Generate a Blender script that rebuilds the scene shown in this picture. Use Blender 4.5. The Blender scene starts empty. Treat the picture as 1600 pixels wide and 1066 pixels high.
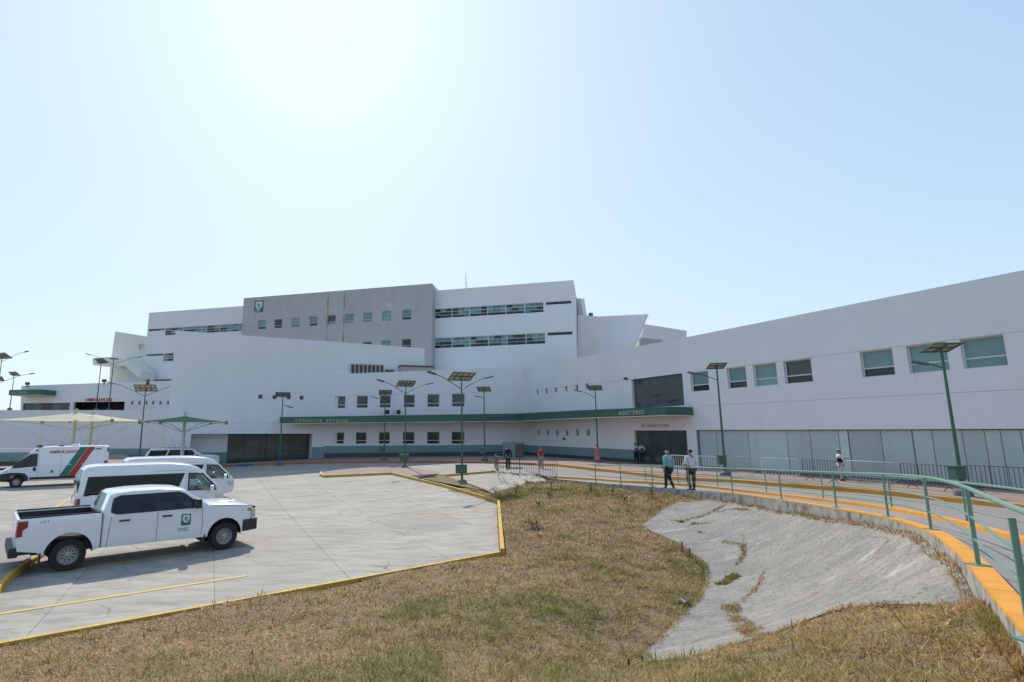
import bpy, bmesh, math, random
import numpy as np
from mathutils import Vector, Matrix
from mathutils.geometry import tessellate_polygon
random.seed(7); rng = np.random.default_rng(7)
SC = bpy.context.scene; COL = SC.collection
R_ = math.radians

# ------------------------------------------------------------------ camera
CX, CY, FP, TH, ZC = 700.0, 533.0, 840.0, R_(9.6), 3.6      # photo pixels (1600 x 1066)
cd = bpy.data.cameras.new('camera'); cam = bpy.data.objects.new('camera', cd); COL.objects.link(cam)
cam.location = (0, 0, ZC); cam.rotation_euler = (R_(90) + TH, 0, 0)
cd.sensor_width = 36; cd.lens = 36 * FP / 1600; cd.shift_x = 100 / 1600.0
cd.clip_start = 0.05; cd.clip_end = 3000
SC.camera = cam
# ------------------------------------------------------------------ sky, sun, exposure
SUN_AZ, SUN_EL = R_(-15), R_(43)
W = bpy.data.worlds.new('World'); SC.world = W; W.use_nodes = True
nt = W.node_tree; nt.nodes.clear()
sky = nt.nodes.new('ShaderNodeTexSky'); sky.sky_type = 'NISHITA'; sky.sun_disc = False
sky.sun_elevation = SUN_EL; sky.sun_rotation = SUN_AZ
sky.air_density = 1.0; sky.dust_density = 1.0; sky.ozone_density = 1.6; sky.altitude = 0
bg = nt.nodes.new('ShaderNodeBackground'); bg.inputs[1].default_value = 0.12
out = nt.nodes.new('ShaderNodeOutputWorld')
# hazy tropical air: lift the sky and let its brightest part roll off
def vm(op, a, b):
    q = nt.nodes.new('ShaderNodeVectorMath'); q.operation = op
    for i, v in enumerate((a, b)):
        if isinstance(v, tuple): q.inputs[i].default_value = v
        else: nt.links.new(v, q.inputs[i])
    return q.outputs[0]
num = vm('MULTIPLY', sky.outputs[0], (4.0, 4.5, 5.9)); den = vm('ADD', vm('MULTIPLY', sky.outputs[0], (.50, .475, .585)), (1, 1, 1))
nt.links.new(vm('DIVIDE', num, den), bg.inputs[0]); nt.links.new(bg.outputs[0], out.inputs[0])
sd = bpy.data.lights.new('sun', 'SUN'); sd.energy = 3.8; sd.angle = R_(0.55); sd.color = (1, .93, .82)
sun = bpy.data.objects.new('sun', sd); COL.objects.link(sun)
sdir = Vector((math.sin(SUN_AZ) * math.cos(SUN_EL), math.cos(SUN_AZ) * math.cos(SUN_EL), math.sin(SUN_EL)))
sun.rotation_euler = sdir.to_track_quat('Z', 'Y').to_euler(); sun.location = (0, 0, 60)
SC.view_settings.view_transform = 'Standard'; SC.view_settings.look = 'None'
SC.view_settings.exposure = 0.08; SC.view_settings.gamma = 1
SC.cycles.max_bounces = 8; SC.cycles.transparent_max_bounces = 12
SC.render.film_transparent = False

# ------------------------------------------------------------------ pixel -> place
def ray(px, py):
    a = (px - CX) / FP; b = (CY - py) / FP
    return Vector((a, math.cos(TH) - math.sin(TH) * b, math.sin(TH) + math.cos(TH) * b))
def P(px, py, z):
    r = ray(px, py); t = (z - ZC) / r.z
    return Vector((r.x * t, r.y * t, z))
def PD(px, py, d):                       # at depth Y = d
    r = ray(px, py); t = d / r.y
    return Vector((r.x * t, d, ZC + r.z * t))
def zL(x, y):                            # height of the sloping car park
    v = .028 * x + .036 * y - .88
    k = .12
    v = .5 * (v + math.sqrt(v * v + k * k * 1.0))          # soft max with 0
    w = .86 - v
    return .86 - .5 * (w + math.sqrt(w * w + k * k))
def G(px, py, dz=0):                     # on the car park surface
    z = .3
    for _ in range(60):
        p = P(px, py, z + dz); z = .5 * z + .5 * zL(p.x, p.y)
    return Vector((p.x, p.y, z + dz))

# ------------------------------------------------------------------ materials
MATS = {}
def mat(name, col, rough=.7, metal=0, var=0, vscale=1.0, bump=0, bscale=40, col2=None, coat=0, spec=.5, objrand=0, emit=0, coords='pos', detail=4, trans=0):
    if name in MATS: return MATS[name]
    m = bpy.data.materials.new(name); m.use_nodes = True; n = m.node_tree.nodes; l = m.node_tree.links
    b = n['Principled BSDF']; b.inputs['Roughness'].default_value = rough; b.inputs['Metallic'].default_value = metal
    b.inputs['Coat Weight'].default_value = coat; b.inputs['Coat Roughness'].default_value = .06
    b.inputs['Specular IOR Level'].default_value = spec
    c = (*col, 1)
    b.inputs['Base Color'].default_value = c; m.diffuse_color = c
    src = None
    if coords == 'pos': g = n.new('ShaderNodeNewGeometry').outputs['Position']
    else: g = n.new('ShaderNodeTexCoord').outputs['Object']
    if var or col2:
        t = n.new('ShaderNodeTexNoise'); t.inputs['Scale'].default_value = vscale; t.inputs['Detail'].default_value = detail; t.inputs['Roughness'].default_value = .62
        l.new(g, t.inputs['Vector'])
        r = n.new('ShaderNodeValToRGB'); r.color_ramp.elements[0].position = .33; r.color_ramp.elements[1].position = .68
        c2 = col2 or tuple(x * (1 - var) for x in col)
        r.color_ramp.elements[0].color = (*c2, 1); r.color_ramp.elements[1].color = c
        l.new(t.outputs[0], r.inputs[0]); src = r.outputs[0]
    if objrand:
        oi = n.new('ShaderNodeObjectInfo'); mr = n.new('ShaderNodeMapRange'); mr.inputs[3].default_value = 1 - objrand; mr.inputs[4].default_value = 1 + objrand * .4
        l.new(oi.outputs['Random'], mr.inputs[0])
        mx = n.new('ShaderNodeVectorMath'); mx.operation = 'SCALE'
        if src: l.new(src, mx.inputs[0])
        else: mx.inputs[0].default_value = col
        l.new(mr.outputs[0], mx.inputs['Scale']); src = mx.outputs[0]
    if src: l.new(src, b.inputs['Base Color'])
    if bump:
        t2 = n.new('ShaderNodeTexNoise'); t2.inputs['Scale'].default_value = bscale; t2.inputs['Detail'].default_value = 5
        l.new(g, t2.inputs['Vector'])
        bp = n.new('ShaderNodeBump'); bp.inputs['Strength'].default_value = bump; bp.inputs['Distance'].default_value = .02
        l.new(t2.outputs[0], bp.inputs['Height']); l.new(bp.outputs[0], b.inputs['Normal'])
    MATS[name] = m; return m
def ramp_mix(m, scale, lo, hi, colr, stretch=(1, 1, 1), detail=5, rot=0):
    """wear of its own shape: noise patches of another colour over whatever feeds Base Color"""
    n = m.node_tree.nodes; l = m.node_tree.links; b = n['Principled BSDF']
    g = n.new('ShaderNodeNewGeometry'); mp = n.new('ShaderNodeMapping'); mp.inputs['Scale'].default_value = stretch; mp.inputs['Rotation'].default_value = (0, 0, rot)
    t = n.new('ShaderNodeTexNoise'); t.inputs['Scale'].default_value = scale; t.inputs['Detail'].default_value = detail; t.inputs['Roughness'].default_value = .65
    r = n.new('ShaderNodeMapRange'); r.inputs[1].default_value = lo; r.inputs[2].default_value = hi
    mx = n.new('ShaderNodeMix'); mx.data_type = 'RGBA'
    l.new(g.outputs['Position'], mp.inputs[0]); l.new(mp.outputs[0], t.inputs['Vector']); l.new(t.outputs[0], r.inputs[0]); l.new(r.outputs[0], mx.inputs[0])
    s = b.inputs['Base Color']
    if s.is_linked: l.new(s.links[0].from_socket, mx.inputs[6])
    else: mx.inputs[6].default_value = s.default_value
    mx.inputs[7].default_value = (*colr, 1); l.new(mx.outputs[2], s); return m
def tinted(name, tint, fres=1.5, rough=.02):
    m = bpy.data.materials.new(name); m.use_nodes = True; n = m.node_tree.nodes; l = m.node_tree.links
    n.remove(n['Principled BSDF'])
    t = n.new('ShaderNodeBsdfTransparent'); t.inputs[0].default_value = (*tint, 1)
    g = n.new('ShaderNodeBsdfGlossy'); g.inputs['Roughness'].default_value = rough; g.inputs[0].default_value = (.9, .95, .95, 1)
    f = n.new('ShaderNodeFresnel'); f.inputs[0].default_value = fres
    mx = n.new('ShaderNodeMixShader'); l.new(f.outputs[0], mx.inputs[0]); l.new(t.outputs[0], mx.inputs[1]); l.new(g.outputs[0], mx.inputs[2])
    l.new(mx.outputs[0], n['Material Output'].inputs[0]); MATS[name] = m; return m

M_wall = mat('white_render', (.78, .765, .76), .85, var=.05, vscale=.35, bump=.15, bscale=25)
ramp_mix(M_wall, .55, .56, .85, (.70, .685, .68), (1, 1, .22))
M_gray = mat('gray_render', (.47, .455, .45), .85, var=.08, vscale=.5, bump=.15, bscale=25)
ramp_mix(M_gray, .5, .50, .75, (.40, .385, .365), (1, 1, .3))
ramp_mix(M_gray, .9, .60, .78, (.36, .34, .31), (1, 1, 1))
ramp_mix(M_wall, 1.6, .62, .85, (.64, .62, .59), (1, 1, .06))
M_cream = mat('cream_render', (.74, .73, .66), .85, var=.06, vscale=.5)
M_soffit = mat('soffit_cream', (.72, .66, .56), .8, var=.05, vscale=1)
M_teal = mat('teal_dado', (.19, .29, .295), .6, var=.12, vscale=.8)
M_tealdk = mat('dark_teal', (.05, .075, .075), .6, var=.2, vscale=1)  # much darker teal, for the band below the dado and a roof lid
M_green = mat('canopy_green', (.045, .125, .095), .45, var=.15, vscale=.8)
M_joint = mat('wall_joint', (.50, .50, .51), .9)
M_alu = mat('white_aluminium', (.62, .63, .64), .4, 0)
M_int = mat('dark_interior', (.02, .022, .025), .9)
def glass(name, col, rough=.08, var=.25, vs=.6, spec=.5):
    return mat(name, col, rough, var=var, vscale=vs, spec=spec, objrand=.25)
M_blind = glass('teal_blind_glass', (.20, .34, .32), .25, .15)
M_dark = glass('dark_glass', (.018, .024, .028), .06)
M_green_g = glass('green_dark_glass', (.05, .075, .068), .08)
M_strip = glass('strip_glass', (.16, .29, .28), .2, .4, .35)
M_film = mat('frosted_film_glass', (.54, .62, .59), .16, var=.15, vscale=.3, objrand=.25)
ramp_mix(M_film, 1.1, .6, .75, (.42, .49, .47), (1, 1, .12))
M_big = mat('smoked_glass', (.075, .08, .082), .03, spec=.8)
M_door = mat('green_smoked_glass', (.075, .105, .10), .05, spec=.5, var=.4, vscale=.5)

M_slab = mat('concrete_slab', (.42, .375, .32), .85, var=.14, vscale=.35, bump=.3, bscale=60, objrand=.12)
ramp_mix(M_slab, 1.3, .44, .66, (.25, .232, .21), (.6, 1.8, 1), 6, R_(-38))
ramp_mix(M_slab, 5, .52, .75, (.24, .225, .205), (.4, 2.0, 1), 6, R_(-38))
ramp_mix(M_slab, .35, .52, .72, (.235, .22, .205), (.6, 1.6, 1), 6, R_(-38))
def crack_mix(m, scale, w, colr, noise=.6):
    n = m.node_tree.nodes; l = m.node_tree.links; b = n['Principled BSDF']
    g = n.new('ShaderNodeNewGeometry'); nz = n.new('ShaderNodeTexNoise'); nz.inputs['Scale'].default_value = 1.4; nz.inputs['Detail'].default_value = 6
    sc = n.new('ShaderNodeVectorMath'); sc.operation = 'SCALE'; sc.inputs['Scale'].default_value = noise; ad = n.new('ShaderNodeVectorMath')
    l.new(g.outputs['Position'], nz.inputs['Vector']); l.new(nz.outputs['Color'], sc.inputs[0]); l.new(sc.outputs[0], ad.inputs[0]); l.new(g.outputs['Position'], ad.inputs[1])
    v = n.new('ShaderNodeTexVoronoi'); v.feature = 'DISTANCE_TO_EDGE'; v.inputs['Scale'].default_value = scale; l.new(ad.outputs[0], v.inputs['Vector'])
    t = n.new('ShaderNodeTexNoise'); t.inputs['Scale'].default_value = .45; l.new(g.outputs['Position'], t.inputs['Vector'])
    r = n.new('ShaderNodeMapRange'); r.inputs[1].default_value = w; r.inputs[2].default_value = 0
    r2 = n.new('ShaderNodeMapRange'); r2.inputs[1].default_value = .48; r2.inputs[2].default_value = .60
    mu = n.new('ShaderNodeMath'); mu.operation = 'MULTIPLY'; l.new(v.outputs['Distance'], r.inputs[0]); l.new(t.outputs[0], r2.inputs[0]); l.new(r.outputs[0], mu.inputs[0]); l.new(r2.outputs[0], mu.inputs[1])
    mx = n.new('ShaderNodeMix'); mx.data_type = 'RGBA'; l.new(mu.outputs[0], mx.inputs[0]); s = b.inputs['Base Color']; l.new(s.links[0].from_socket, mx.inputs[6]); mx.inputs[7].default_value = (*colr, 1); l.new(mx.outputs[2], s)
ramp_mix(M_slab, 1.9, .68, .74, (.13, .12, .11)); crack_mix(M_slab, .22, .006, (.12, .11, .10))
M_jointd = mat('slab_joint', (.23, .21, .19), .95)
M_road = mat('road_concrete', (.28, .25, .23), .9, var=.16, vscale=.4, bump=.3, bscale=70)
ramp_mix(M_road, .8, .55, .8, (.20, .18, .165), (1, 1, 1), 6)
M_path = mat('path_concrete', (.30, .272, .25), .9, var=.14, vscale=.9, bump=.3, bscale=70)
M_yel = mat('kerb_yellow', (.62, .37, .045), .7, var=.3, vscale=3, bump=.2)
ramp_mix(M_yel, 6, .62, .78, (.33, .27, .18))
M_or = mat('kerb_orange', (.76, .33, .03), .7, var=.2, vscale=4, bump=.2)
ramp_mix(M_or, 7, .66, .8, (.40, .30, .20))
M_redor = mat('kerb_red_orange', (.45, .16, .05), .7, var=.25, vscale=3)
M_blue = mat('kerb_blue', (.03, .08, .33), .7)
M_line = mat('line_yellow', (.70, .46, .10), .8, var=.25, vscale=5)
ramp_mix(M_line, 9, .5, .72, (.47, .42, .33))
M_linep = mat('line_faded', (.60, .50, .33), .8, var=.2, vscale=4)
ramp_mix(M_linep, 7, .45, .7, (.46, .44, .39))
M_wallc = mat('stained_concrete', (.40, .38, .35), .9, var=.3, vscale=4, bump=.4)
ramp_mix(M_wallc, 5, .5, .66, (.08, .075, .07), (1, 1, .5))
M_drain = mat('weathered_drain_concrete', (.335, .302, .262), .92, var=.2, vscale=1.1, bump=1.0, bscale=28, col2=(.225, .212, .195))
ramp_mix(M_drain, 1.6, .46, .70, (.17, .16, .15), (.55, 1.9, 1), 8, R_(25))
ramp_mix(M_drain, 16, .50, .64, (.12, .112, .10), (.6, 1.4, 1), 6, R_(25))
ramp_mix(M_drain, 38, .58, .66, (.42, .40, .37), (1, 1, 1), 4)
ramp_mix(M_drain, 1.3, .60, .72, (.42, .405, .375), (.5, 1.8, 1), 8, R_(40))
crack_mix(M_drain, .35, .012, (.13, .12, .09), 1.2)
M_soil = mat('dry_turf_soil', (.23, .155, .085), .95, var=.3, vscale=1.5, bump=.8, bscale=25, col2=(.13, .09, .05))
ramp_mix(M_soil, .45, .56, .72, (.15, .14, .05))
ramp_mix(M_soil, 3.5, .6, .75, (.10, .07, .04))
M_pole = mat('pole_green', (.05, .125, .09), .45, var=.2, vscale=3)
M_rail = mat('rail_green', (.16, .30, .235), .4, var=.15, vscale=5)
ramp_mix(M_rail, 25, .68, .76, (.2, .18, .13))
M_poledk = mat('pole_dark', (.06, .065, .07), .5)
M_plinth = mat('plinth_gray', (.13, .15, .16), .85, var=.3, vscale=5)
M_galv = mat('galvanised', (.50, .51, .52), .45, .3, var=.2, vscale=4)
M_black = mat('black_steel', (.025, .024, .026), .5, var=.2, vscale=4)
M_paint = mat('white_paint', (.76, .77, .79), .25, coat=.6, var=.03, vscale=1, coords='obj')
M_blk = mat('black_plastic', (.022, .023, .025), .55, coords='obj')
M_rub = mat('tyre_rubber', (.018, .018, .018), .8)
M_rim = mat('rim_silver', (.34, .35, .36), .35, .6)
M_rimd = mat('rim_dark', (.03, .03, .03), .6)
M_seam = mat('panel_seam', (.06, .06, .065), .7)
M_redl = mat('red_lens', (.24, .012, .014), .15, coat=1)
M_amber = mat('amber_lens', (.7, .2, .02), .15, coat=1)
M_lens = mat('clear_lens', (.55, .58, .6), .1, .3, coat=1)
M_chrome = mat('chrome', (.7, .7, .7), .12, 1)
M_logo = mat('emblem_green', (.02, .15, .11), .5)
M_logow = mat('emblem_white', (.72, .73, .73), .5)
M_red = mat('signal_red', (.45, .025, .02), .4)
M_stripeg = mat('stripe_green', (.01, .16, .11), .4)
M_letter = mat('letter_pale', (.40, .42, .36), .5)
M_lettery = mat('letter_yellow', (.46, .48, .24), .5)
M_seat = mat('seat_gray', (.06, .06, .065), .9)
T_tint = tinted('tinted_window', (.10, .12, .13)); T_clear = tinted('clear_window', (.62, .72, .70)); T_priv = tinted('privacy_window', (.045, .05, .055), 1.4)

# ------------------------------------------------------------------ object helpers
WORLDM = {}
def reg(o, m): WORLDM[o.name] = m.copy()
def thing(name, label, cat, loc=(0, 0, 0), rz=0, group=None, kind=None):
    o = bpy.data.objects.new(name, None); COL.objects.link(o); o.empty_display_size = .2
    o.location = loc; o.rotation_euler = (0, 0, rz)
    reg(o, Matrix.Translation(loc) @ Matrix.Rotation(rz, 4, 'Z'))
    tag(o, label, cat, group, kind); return o
def tag(o, label=None, cat=None, group=None, kind=None):
    if label: o['label'] = label
    if cat: o['category'] = cat
    if group: o['group'] = group
    if kind: o['kind'] = kind
    return o
def attach(o, parent):
    if parent is not None:
        o.parent = parent; o.matrix_parent_inverse = WORLDM[parent.name].inverted()
    reg(o, Matrix.Identity(4))
def link(name, me, m, parent=None, smooth=0, bevel=0):
    o = bpy.data.objects.new(name, me); COL.objects.link(o)
    if m is not None:
        for x in (m if isinstance(m, (list, tuple)) else [m]): me.materials.append(x)
    if smooth:
        me.shade_smooth(); me.set_sharp_from_angle(angle=R_(smooth))
    attach(o, parent)
    if bevel:
        b = o.modifiers.new('bevel', 'BEVEL'); b.width = bevel; b.segments = 2; b.limit_method = 'ANGLE'
    return o
class MB:
    def __init__(s): s.v = []; s.f = []; s.mi = []
    def add(s, vs, fs, mi=0):
        k = len(s.v); s.v += [tuple(v) for v in vs]; s.f += [tuple(i + k for i in f) for f in fs]; s.mi += [mi] * len(fs); return s
    def quad(s, a, b, c, d, mi=0): return s.add([a, b, c, d], [(0, 1, 2, 3)], mi)
    def hexa(s, b4, t4, mi=0):           # bottom ring, top ring (ccw seen from above)
        return s.add(list(b4) + list(t4), [(3, 2, 1, 0), (4, 5, 6, 7), (0, 1, 5, 4), (1, 2, 6, 5), (2, 3, 7, 6), (3, 0, 4, 7)], mi)
    def box(s, c, size, rz=0, mi=0, rot=None):
        x, y, z = size[0] / 2, size[1] / 2, size[2] / 2
        m = rot if rot is not None else Matrix.Rotation(rz, 3, 'Z'); c = Vector(c)
        q = [c + m @ Vector(p) for p in ((-x, -y, -z), (x, -y, -z), (x, y, -z), (-x, y, -z), (-x, -y, z), (x, -y, z), (x, y, z), (-x, y, z))]
        return s.hexa(q[:4], q[4:], mi)
    def tube(s, pts, r, n=8, mi=0, r2=None, caps=True):
        pts = [Vector(p) for p in pts]; L = len(pts); rings = []
        up = Vector((0, 0, 1))
        for i, p in enumerate(pts):
            d = (pts[min(i + 1, L - 1)] - pts[max(i - 1, 0)]).normalized()
            a = d.cross(up)
            if a.length < .02: a = d.cross(Vector((0, 1, 0)))
            a.normalize(); b = a.cross(d)
            rr = r if r2 is None else r + (r2 - r) * i / (L - 1)
            rings.append([p + (a * math.cos(2 * math.pi * k / n) + b * math.sin(2 * math.pi * k / n)) * rr for k in range(n)])
        v = [q for ring in rings for q in ring]; f = []
        for i in range(L - 1):
            for k in range(n):
                f.append((i * n + k, (i + 1) * n + k, (i + 1) * n + (k + 1) % n, i * n + (k + 1) % n))
        if caps: f += [tuple(range(n)), tuple((L - 1) * n + k for k in reversed(range(n)))]
        return s.add(v, f, mi)
    def lathe(s, prof, axis, c, n=24, mi=0):     # prof (r, h) along axis 'y'/'z'
        v = []; f = []
        for r, h in prof:
            for k in range(n):
                a = 2 * math.pi * k / n
                v.append((c[0] + r * math.cos(a), c[1] + h, c[2] + r * math.sin(a)) if axis == 'y' else (c[0] + r * math.cos(a), c[1] + r * math.sin(a), c[2] + h))
        for i in range(len(prof) - 1):
            for k in range(n):
                q = (i * n + k, i * n + (k + 1) % n, (i + 1) * n + (k + 1) % n, (i + 1) * n + k)
                f.append(q if axis != 'y' else q[::-1])
        return s.add(v, f, mi)
    def mesh(s, name='mesh', weld=0):
        me = bpy.data.meshes.new(name); me.from_pydata(s.v, [], s.f)
        if any(s.mi): me.polygons.foreach_set('material_index', s.mi)
        if weld:
            bm = bmesh.new(); bm.from_mesh(me); bmesh.ops.remove_doubles(bm, verts=bm.verts, dist=weld); bm.to_mesh(me); bm.free()
        me.update(); return me
    def build(s, name, m, parent=None, smooth=0, weld=0, bevel=0, fixn=False):
        me = s.mesh(name, weld)
        if fixn:
            bm = bmesh.new(); bm.from_mesh(me); bmesh.ops.recalc_face_normals(bm, faces=bm.faces); bm.to_mesh(me); bm.free()
        return link(name, me, m, parent, smooth, bevel)
def copy_tree(o, parent=None):
    c = o.copy(); COL.objects.link(c)
    if parent is not None: c.parent = parent
    WORLDM[c.name] = WORLDM[o.name]
    for ch in [x for x in KIDS.get(o.name, [])]: copy_kid(ch, c)
    return c
KIDS = {}
def copy_kid(o, parent):
    c = o.copy(); COL.objects.link(c); c.parent = parent
    for ch in o.children: copy_kid(ch, c)
def copy_thing(o, loc, rz, label):
    c = o.copy(); COL.objects.link(c); c.location = loc; c.rotation_euler = (0, 0, rz); c['label'] = label
    for ch in o.children: copy_kid(ch, c)
    return c
def place(o, loc, rz): o.location = loc; o.rotation_euler = (0, 0, rz)

def clip_poly(poly, x0, x1, y0, y1):
    def cl(pl, inside, inter):
        o = []
        for i in range(len(pl)):
            a, b = pl[i - 1], pl[i]
            ia, ib = inside(a), inside(b)
            if ia != ib: o.append(inter(a, b))
            if ib: o.append(b)
        return o
    def ix(x): return lambda a, b: (x, a[1] + (b[1] - a[1]) * (x - a[0]) / (b[0] - a[0]))
    def iy(y): return lambda a, b: (a[0] + (b[0] - a[0]) * (y - a[1]) / (b[1] - a[1]), y)
    p = poly
    for ins, itr in ((lambda q: q[0] >= x0, ix(x0)), (lambda q: q[0] <= x1, ix(x1)), (lambda q: q[1] >= y0, iy(y0)), (lambda q: q[1] <= y1, iy(y1))):
        if not p: return []
        p = cl(p, ins, itr)
    return p
def parea(p): return .5 * sum(p[i - 1][0] * p[i][1] - p[i][0] * p[i - 1][1] for i in range(len(p)))
def drape(poly, cell, fn, mb, mi=0, skip=None, flip=False):
    poly = [tuple(p[:2]) for p in poly]
    if parea(poly) < 0: poly = poly[::-1]
    xs = [p[0] for p in poly]; ys = [p[1] for p in poly]
    cxn, cyn = (cell if isinstance(cell, tuple) else (cell, cell))
    i0, i1 = math.floor(min(xs) / cxn), math.ceil(max(xs) / cxn); j0, j1 = math.floor(min(ys) / cyn), math.ceil(max(ys) / cyn)
    for i in range(i0, i1):
        col = clip_poly(poly, i * cxn, (i + 1) * cxn, -1e9, 1e9)
        if len(col) < 3: continue
        for j in range(j0, j1):
            q = clip_poly(col, i * cxn, (i + 1) * cxn, j * cyn, (j + 1) * cyn)
            r = []
            for p in q:
                if not r or abs(p[0] - r[-1][0]) + abs(p[1] - r[-1][1]) > 1e-6: r.append(p)
            if len(r) > 2 and abs(r[0][0] - r[-1][0]) + abs(r[0][1] - r[-1][1]) < 1e-6: r.pop()
            if len(r) < 3 or abs(parea(r)) < 1e-7: continue
            if skip and skip(sum(p[0] for p in r) / len(r), sum(p[1] for p in r) / len(r)): continue
            if len(r) > 4 :
                tri = tessellate_polygon([[Vector((p[0], p[1], 0)) for p in r]])
                vs = [fn(*p) for p in r]
                for t in tri:
                    a = parea([r[k] for k in t])
                    if abs(a) < 1e-9: continue
                    t = t if (a > 0) != flip else t[::-1]
                    mb.add([vs[k] for k in t], [(0, 1, 2)], mi)
            else:
                vs = [fn(*p) for p in r]
                mb.add(vs if not flip else vs[::-1], [tuple(range(len(vs)))], mi)
    return mb
def inpoly(x, y, poly):
    c = False; n = len(poly)
    for i in range(n):
        x1, y1 = poly[i - 1][:2]; x2, y2 = poly[i][:2]
        if (y1 > y) != (y2 > y) and x < (x2 - x1) * (y - y1) / (y2 - y1) + x1: c = not c
    return c
def text_mesh(body, size, extrude=.01, align='LEFT', spacing=1.0, bold=.0):
    cu = bpy.data.curves.new('lettering', 'FONT'); cu.body = body; cu.size = size; cu.extrude = extrude; cu.align_x = align; cu.space_character = spacing; cu.offset = bold
    cu.resolution_u = 3
    o = bpy.data.objects.new('lettering', cu); COL.objects.link(o)
    dg = bpy.context.evaluated_depsgraph_get(); dg.update()
    me = bpy.data.meshes.new_from_object(o.evaluated_get(dg)); bpy.data.objects.remove(o); bpy.data.curves.remove(cu)
    return me
def text_on(name, body, size, M4, m, parent, **k):
    me = text_mesh(body, size, **k); me.transform(M4); me.materials.clear()
    return link(name, me, m, parent)

# ------------------------------------------------------------------ facades
class Plane:
    def __init__(s, A, B):
        s.A = Vector((A[0], A[1], 0)); d = Vector((B[0] - A[0], B[1] - A[1], 0)); s.L = d.length; s.d = d.normalized(); s.n = Vector((s.d.y, -s.d.x, 0))
    def at(s, t, z, off=0): return s.A + s.d * t + s.n * off + Vector((0, 0, z))
    def px(s, px, py, off=0):
        r = ray(px, py); a = s.A + s.n * off
        t = (a.dot(s.n)) / (r.x * s.n.x + r.y * s.n.y)
        p = r * t; return ((p - a).dot(s.d), ZC + r.z * t)
    def shift(s, off):
        q = Plane(s.A + s.n * off, s.A + s.n * off + s.d * s.L); return q
    def mat4(s, t, z, off=0):            # local x along wall, local y up, local z out of the wall
        m = Matrix((( s.d.x, 0, s.n.x, 0), (s.d.y, 0, s.n.y, 0), (0, 1, 0, 0), (0, 0, 0, 1)))
        return Matrix.Translation(s.at(t, z, off)) @ m
def facade(name, pl, outline, holes, depth, m, parent, thick=.3):
    mb = MB()
    loops = [[Vector((p[0], p[1], 0)) for p in outline]] + [[Vector((p[0], p[1], 0)) for p in h] for h in holes]
    flat = [p for l in loops for p in l]
    for t in tessellate_polygon(loops):
        tr = [(flat[i].x, flat[i].y) for i in t]; a = parea(tr)
        if abs(a) < 1e-8: continue
        if a < 0: tr = tr[::-1]
        mb.add([pl.at(x, z) for x, z in tr], [(0, 1, 2)])
    o = list(outline);  o = o if parea(o) > 0 else o[::-1]
    for i in range(len(o)):
        a, b = o[i - 1], o[i]
        mb.quad(pl.at(*a), pl.at(*a, -depth), pl.at(*b, -depth), pl.at(*b))
    mb.add([pl.at(*p, -depth) for p in o[::-1]], [tuple(range(len(o)))])
    for h in holes:
        h = list(h); h = h if parea(h) > 0 else h[::-1]
        for i in range(len(h)):
            a, b = h[i - 1], h[i]
            mb.quad(pl.at(*a), pl.at(*b), pl.at(*b, -thick), pl.at(*a, -thick))
    return mb.build(name, m, parent)
def bar(mb, pl, s0, s1, z0, z1, o0, o1, mi=0):
    mb.hexa([pl.at(s0, z0, o1), pl.at(s1, z0, o1), pl.at(s1, z0, o0), pl.at(s0, z0, o0)], [pl.at(s0, z1, o1), pl.at(s1, z1, o1), pl.at(s1, z1, o0), pl.at(s0, z1, o0)], mi)
def pane(pl, s0, s1, z0, z1, off, m, parent, name='pane'):
    mb = MB(); bar(mb, pl, s0, s1, z0, z1, off - .012, off); return mb.build(name, m, parent)
def window(pl, s0, s1, z0, z1, parent, up, lo, tr=.33, rec=.2, fw=.05, fm=None):
    mb = MB(); o0, o1 = -rec - .05, -rec + .02
    zt = z0 + (z1 - z0) * tr
    bar(mb, pl, s0, s0 + fw, z0, z1, o0, o1); bar(mb, pl, s1 - fw, s1, z0, z1, o0, o1)
    bar(mb, pl, s0 + fw, s1 - fw, z0, z0 + fw, o0, o1); bar(mb, pl, s0 + fw, s1 - fw, z1 - fw, z1, o0, o1)
    if tr: bar(mb, pl, s0 + fw, s1 - fw, zt - fw * .7, zt + fw * .7, o0, o1 + .01)
    w = mb.build('window', fm or M_alu, parent)
    if tr:
        pane(pl, s0 + fw, s1 - fw, zt + fw * .7, z1 - fw, -rec - .01, up, w)
        pane(pl, s0 + fw, s1 - fw, z0 + fw, zt - fw * .7, -rec - .01, lo, w)
    else: pane(pl, s0 + fw, s1 - fw, z0 + fw, z1 - fw, -rec - .01, up, w)
    return w
def rect(s0, s1, z0, z1): return [(s0, z0), (s1, z0), (s1, z1), (s0, z1)]
# ================================================================== THE GROUND
PR = Plane((9.18, 62.97), (25.54, 24.62)); PM = Plane((-14.2, 57.0), (9.18, 62.97))
PT = Plane((-26.4, 51.2), (-12.95, 57.3)); PW = Plane((-49.1, 88.2), (16.2, 69.8))
# walkway edge above the drain (top of the retaining kerb), px, py, z
E1 = [(862, 750, .86), (896, 753, .86), (930, 757, .87), (970, 759.5, .90), (1020, 764, .98), (1075, 769, 1.08), (1150, 776, 1.22), (1221, 786, 1.36), (1307, 801, 1.53), (1388, 816, 1.68), (1455, 839, 1.80), (1493, 872, 1.88), (1518, 900, 1.92), (1545, 940, 1.95), (1592, 1000, 1.98), (1700, 1120, 2.0), (2100, 1500, 2.0)]
E1w = [P(*e) for e in E1]
# kerb between footpath and road
E2 = [(862, 748, .86), (936, 752, .86), (966, 755, .88), (1009, 757, .92), (1060, 760, .96), (1122, 766, 1.02), (1198, 775, 1.10), (1287, 786, 1.25), (1394, 800, 1.40), (1500, 822, 1.50), (1600, 850, 1.58), (1760, 900, 1.64), (2000, 980, 1.7)]
E2w = [P(*e) for e in E2]
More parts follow.
